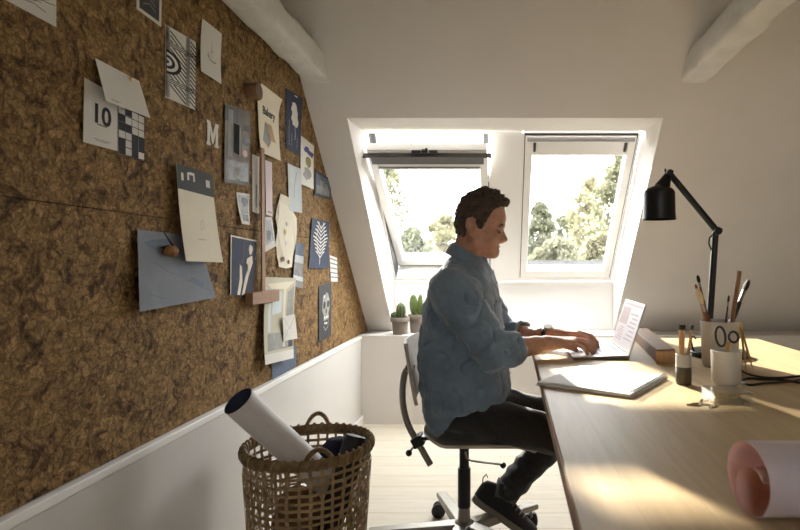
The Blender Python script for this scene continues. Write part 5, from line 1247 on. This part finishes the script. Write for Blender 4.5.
def shirt():
    F = Field((-.33, 1.60, .38), (.12, 2.29, 1.09), .0036); yc = 1.95
    F.loftz([(.40, -.245, .02, .172, yc), (.46, -.258, .028, .182, yc), (.52, -.265, .034, .182, yc), (.60, -.276, .038, .172, yc), (.70, -.282, .024, .170, yc), (.80, -.276, .012, .178, yc), (.88, -.264, .002, .19, yc),
             (.93, -.250, -.006, .192, yc), (.965, -.236, -.014, .180, yc), (.995, -.218, -.024, .145, yc), (1.025, -.197, -.036, .105, yc), (1.05, -.172, -.050, .066, yc)], .012)
    for sh, el, wr, b in ((shN, elN, wrN, 1), (shF, elF, wrF, 0)):
        mid = lerp(sh, el, .5); F.cone(sh, mid, .074, .069, .035); F.cone(mid, el, .068, .060, .02)
        c0, c1 = lerp(el, wr, .10), lerp(el, wr, .40); F.cone(el, c1, .060, .052, .012)
        F.cone(lerp(el, wr, .22), lerp(el, wr, .36), .0590, .0570, .004)
        dd = (Vector(wr)-Vector(el)).normalized(); c = Vector(lerp(el, wr, .44))
        F.clip_done = True
        # square the cuff end and hollow it
        X, Y, Z = F.ax[0][:, None, None], F.ax[1][None, :, None], F.ax[2][None, None, :]
        pl = (X-c.x)*dd.x+(Y-c.y)*dd.y+(Z-c.z)*dd.z
        near = (np.sqrt((X-c.x)**2+(Y-c.y)**2+(Z-c.z)**2) < .10)
        F.F = np.where(near, np.maximum(F.F, pl), F.F).astype('f4')
        F.cone(lerp(el, wr, .37), lerp(el, wr, .60), .0440, .0470, .002, 'sub')
    hx = [-.34, -.262, -.225, -.157, -.10, -.07, .0, .03, .1]; hz = [.432, .432, .436, .512, .545, .556, .565, .566, .566]
    def hem(X, Y, Z):
        h = np.interp(X.ravel(), hx, hz)[:, None, None]
        lim = h-.03*np.clip((Y-1.95)/.18, -1, 1)*0
        return np.where((X < .05) & (np.abs(Y-1.95) < .2), lim-Z, -.1)
    F.clip(hem)
    def folds(x, y, z):
        a = .0060*vn(x+.25*z, y*.6, z*.9, 15)+.0055*(1-2*np.abs(vn(x*1.2+.5*z, y, z*1.1-.6*x, 17)))**3+.0030*vn(x*1.2, y, z*1.5+.6*x, 34)
        # ring folds round the elbows, gathered folds at the waist
        for el in (elN, elF):
            d = np.sqrt((x-el[0])**2+(y-el[1])**2+(z-el[2])**2); t = (x-el[0])*.55-(z-el[2])*.83
            a += .0060*np.exp(-(d/.10)**2)*np.sin(95*t+3*vn(x, y, z, 22))
        a += .0055*np.clip((.66-z)/.12, 0, 1)*np.sin(70*(z+.35*x)+3.5*vn(x, y, z, 14))
        a += .0045*np.exp(-((x+.20)/.07)**2-((z-.86)/.10)**2)*np.sin(75*(x*.8+z*.6))
        # seam of the sleeve head
        d = np.abs(np.sqrt((x-shN[0]-.01)**2+((z-shN[2]+.01)*.8)**2)-.088); a += .0035*np.exp(-(d/.005)**2)*(y < 1.86)
        return a
    F.bumps(folds)
    o = link('shirt', F.mesh('shirt'), M_SHIRT, man, smooth=180)
    # collar: stand and fallen leaf
    m = MB(); cc = Vector((-.108, 1.95, 1.051)); tilt = Matrix.Rotation(.56, 3, 'Y')
    prof = [(-.003, -.03, 0), (0, .006, 0), (.003, .013, 0), (.010, .012, .003), (.017, .007, .016), (.026, .002, .034)]
    def fn(u, v):
        a = math.radians(20)+math.radians(320)*u; fr = (1+math.cos(a))/2
        t = v*(len(prof)-1); i = min(int(t), len(prof)-2); w = t-i; dr, dz, dd = (prof[i][k]*(1-w)+prof[i+1][k]*w for k in range(3))
        p = tilt @ Vector(((.065+dr*.4)*math.cos(a), (.062+dr*.4)*math.sin(a), dz)); e = Vector((math.cos(a), math.sin(a), 0))
        return cc+p+e*dr*.8-Vector((0, 0, dd*(1+.5*fr**3))), e
    m.sheet(fn, 56, 15, .0022); obj('collar', m, M_SHIRT, o, smooth=180)
    m = MB()
    for px, py in ((488.5, 275.5), ): 
        p = at(px, py, 1.905); m.ball(p, (.0045, .003, .0045), 12)
    obj('collar_button', m, M_BUTTON, o)
    for z in (.955, .88, .80, .72, .64):
        xs = np.interp(z, [.6, .7, .8, .88, .93, .965], [.038, .024, .012, .002, -.006, -.014]); obj('button', MB().ball((xs+.002, 1.95, z), (.003, .0055, .0055), 12), M_BUTTON, o)
    m = MB()
    def pl(u, v):
        z = .57+.43*v; xs = np.interp(z, [.52, .6, .7, .8, .88, .93, .965, .995], [.034, .038, .024, .012, .002, -.006, -.014, -.024]); return Vector((xs+.0015, 1.95+.017*(2*u-1), z)), Vector((1, 0, .1))
    m.sheet(pl, 4, 24, .004); obj('placket', m, M_SHIRT, o, smooth=60)
    m = MB()
    def pk(u, v):
        y = 1.835+.075*u; z = .80+.09*v; t = (y-1.95)/.185; xs = np.interp(z, [.8, .88, .93], [.012, .002, -.006]); cx = -.132; a = xs-cx; x = cx+a*(1-abs(t)**2.3)**(1/2.3)
        return Vector((x+.004, y, z)), Vector((.9, -.3, 0))
    m.sheet(pk, 6, 6, .003); obj('chest_pocket', m, M_SHIRT, o, smooth=60)
shirt()
def trousers():
    F = Field((-.30, 1.66, .05), (.44, 2.22, .66), .0036)
    F.ell((-.135, 1.95, .520), (.112, .150, .080), .02); F.loftz([(.50, -.235, .0, .145, 1.95), (.60, -.245, .015, .14, 1.95)], .02)
    F.cone(hipN, knN, .080, .056, .02); F.cone(hipF, knF, .080, .058, .02)
    F.cone(knN, anN, .056, .050, .015); F.cone(knF, lerp(knF, anF, .93), .058, .053, .015)
    d = (Vector(anF)-Vector(knF)).normalized(); c = Vector(lerp(knF, anF, 1.02))
    X, Y, Z = F.ax[0][:, None, None], F.ax[1][None, :, None], F.ax[2][None, None, :]
    pl = (X-c.x)*d.x+(Y-c.y)*d.y+(Z-c.z)*d.z; F.F = np.where((np.sqrt((X-c.x)**2+(Y-c.y)**2+(Z-c.z)**2) < .12), np.maximum(F.F, pl), F.F).astype('f4')
    F.cone(lerp(knF, anF, .95), lerp(knF, anF, 1.2), .043, .046, .002, 'sub')
    def folds(x, y, z):
        a = .004*vn(x, y, z, 18)+.003*vn(x+z, y, z, 36)
        for k in (knN, knF):
            dd = np.sqrt((x-k[0])**2+(y-k[1])**2+(z-k[2])**2); a += .006*np.exp(-(dd/.10)**2)*np.sin(80*(x*.6+z)+2*vn(x, y, z, 20))
        a += .005*np.exp(-((x-anF[0])/.09)**2-((z-anF[2]-.05)/.09)**2)*np.sin(85*(z*.75+x*.7)+2*vn(x, y, z, 24))
        a += .005*np.exp(-((x+.02)/.08)**2)*np.sin(70*(x*.9+z*.5)+2*vn(x, y, z, 16))*np.clip((z-.50)/.05, 0, 1)
        return a
    F.bumps(folds); link('trousers', F.mesh('trousers'), M_JEANS, man, smooth=180)
trousers()
def shoe(heel, ang, yaw=0):
    R = Matrix.Rotation(yaw, 3, 'Z') @ Matrix.Rotation(-ang, 3, 'Y'); heel = Vector(heel)
    T = lambda x, y, z: heel+R @ Vector((x, y, z))
    xs = [0, .012, .04, .08, .12, .16, .20, .24, .262, .275]; hw = [.012, .027, .034, .035, .036, .042, .046, .042, .030, .010]
    top = [.070, .088, .096, .098, .086, .068, .056, .048, .040, .026]
    m = MB(); seg = 18; vs = []
    for x, w, t in zip(xs, hw, top):
        for k in range(seg):
            a = 2*math.pi*k/seg; cy, cz = math.cos(a), math.sin(a)
            y = w*math.copysign(abs(cy)**.75, cy)*(1-.35*max(0, cz)); z = .022+(t-.022)*max(0, cz)**.8 if cz > 0 else .022+.008*cz
            vs.append(T(x, y, z))
    n = len(xs); fs = [(i*seg+k, i*seg+(k+1) % seg, (i+1)*seg+(k+1) % seg, (i+1)*seg+k) for i in range(n-1) for k in range(seg)]+[tuple(reversed(range(seg))), tuple(range((n-1)*seg, n*seg))]
    m.add(vs, fs); o = obj('shoe', m, M_CANVAS, man, smooth=70)
    m = MB(); out = [(x, w+.004) for x, w in zip(xs, hw)]; lp = [T(x-.003, -w, 0) for x, w in out]+[T(x+.002, w, 0) for x, w in reversed(out)]
    m.prism(lp, R @ Vector((0, 0, .024))); obj('sole', m, M_SOLE, o, bevel=.003)
    m = MB()
    for i in range(6):
        x = .105+i*.018; z = np.interp(x, xs, top)+.002; m.tube([T(x-.006, -.024, z-.010), T(x, -.010, z), T(x+.004, .010, z), T(x+.01, .024, z-.010)], .0022, 6)
    m.tube([T(.10, 0, .098), T(.092, -.016, .104), T(.10, -.03, .094), T(.112, -.012, .094)], .002, 6); m.tube([T(.10, 0, .098), T(.09, .018, .106), T(.10, .03, .094), T(.112, .012, .094)], .002, 6)
    obj('laces', m, M_SOLE, o)
    m = MB(); m.tube([T(.002, 0, .070), T(-.008, 0, .088), T(-.004, 0, .106), T(.006, 0, .098)], .0035, 8, flat=(1.6, .6)); obj('heel_tab', m, M_BLACK, o)
    return T
T = shoe((-.104, 2.07, .152), math.radians(-33))
obj('sock', MB().tube([T(.052, 0, .085), Vector(lerp(knF, anF, .97)), Vector(lerp(knF, anF, .88))], [.036, .036, .038], 20), M_SOCK, man)
T = shoe((.275, 1.79, .0005), 0)
obj('sock', MB().tube([T(.055, 0, .08), Vector(anN)+Vector((0, 0, .02))], [.036, .04], 20), M_SOCK, man)
def watch():
    a = Vector(lerp(elF, wrF, .93)); d = (Vector(wrF)-Vector(elF)).normalized(); u = d.cross(Vector((0, 0, 1))).normalized(); w = u.cross(d)
    m = MB(); 
    for k in (-.006, 0, .006): m.tube([a+d*k+u*.0262*math.cos(t)+w*.0262*math.sin(t) for t in np.linspace(0, 6.283, 33)[:-1]], .0034, 8, closed=True)
    o = obj('wristwatch', m, M_BLACK, man, smooth=60); c = a+w*.028 if w.z > 0 else a-w*.028
    c = a+Vector((0, -.010, .0265)); obj('watch_case', MB().tube([c-Vector((0, -.001, .003)), c+Vector((0, -.002, .005))], [.016, .015], 24), M_STEEL, o)
watch()

# ================================================================== LIGHT AND CAMERA
w = bpy.data.worlds.new('sky'); S.world = w; w.use_nodes = True
bg = w.node_tree.nodes['Background']; bg.inputs['Color'].default_value = (.97, .975, 1.0, 1); bg.inputs['Strength'].default_value = WORLD
sl = bpy.data.lights.new('sun', 'SUN'); sl.energy = SUN; sl.angle = math.radians(1.1); sl.color = (1.0, .93, .82)
so = bpy.data.objects.new('sun', sl); COL.objects.link(so); so.rotation_euler = Vector((.33, -1, -.43)).to_track_quat('-Z', 'Y').to_euler()
for x0, x1 in ((OX0, -.05), (.12, .765)):            # daylight openings (sampling portals)
    pl = bpy.data.lights.new('daylight_portal', 'AREA'); pl.shape = 'RECTANGLE'; pl.size = x1-x0; pl.size_y = (TT-TB)+.1; pl.cycles.is_portal = True
    po = bpy.data.objects.new('daylight_portal', pl); COL.objects.link(po); po.location = W((x0+x1)/2, (TB+TT)/2, -.19)
    po.rotation_euler = Vector((0, -C45, -C45)).to_track_quat('-Z', 'Y').to_euler()
pl = bpy.data.lights.new('daylight_portal', 'AREA'); pl.shape = 'RECTANGLE'; pl.size = RX1-RX0; pl.size_y = RZ1-RZ0; pl.cycles.is_portal = True
po = bpy.data.objects.new('daylight_portal', pl); COL.objects.link(po); po.location = ((RX0+RX1)/2, YR-.19, (RZ0+RZ1)/2); po.rotation_euler = (math.pi/2, 0, math.pi)
cam = bpy.data.cameras.new('camera'); co = bpy.data.objects.new('camera', cam); COL.objects.link(co)
cam.sensor_width = 36; cam.lens = 36*F_PX/800; cam.shift_x = -(CX-400)/800; cam.shift_y = (CY-265)/800
cam.dof.use_dof = True; cam.dof.focus_distance = 1.95; cam.dof.aperture_fstop = 6.3
cam.clip_start = .02; cam.clip_end = 300
co.location = (0, 0, EYE); co.rotation_euler = (math.pi/2, 0, 0); S.camera = co
vs = S.view_settings; vs.view_transform = 'Standard'; vs.look = 'None'; vs.gamma = 1; vs.use_curve_mapping = False; vs.exposure = EXPO
S.cycles.use_denoising = True; S.cycles.max_bounces = 12; S.cycles.diffuse_bounces = 6; S.cycles.transparent_max_bounces = 16; S.cycles.sample_clamp_indirect = 8
S.cycles.caustics_reflective = False; S.cycles.caustics_refractive = False
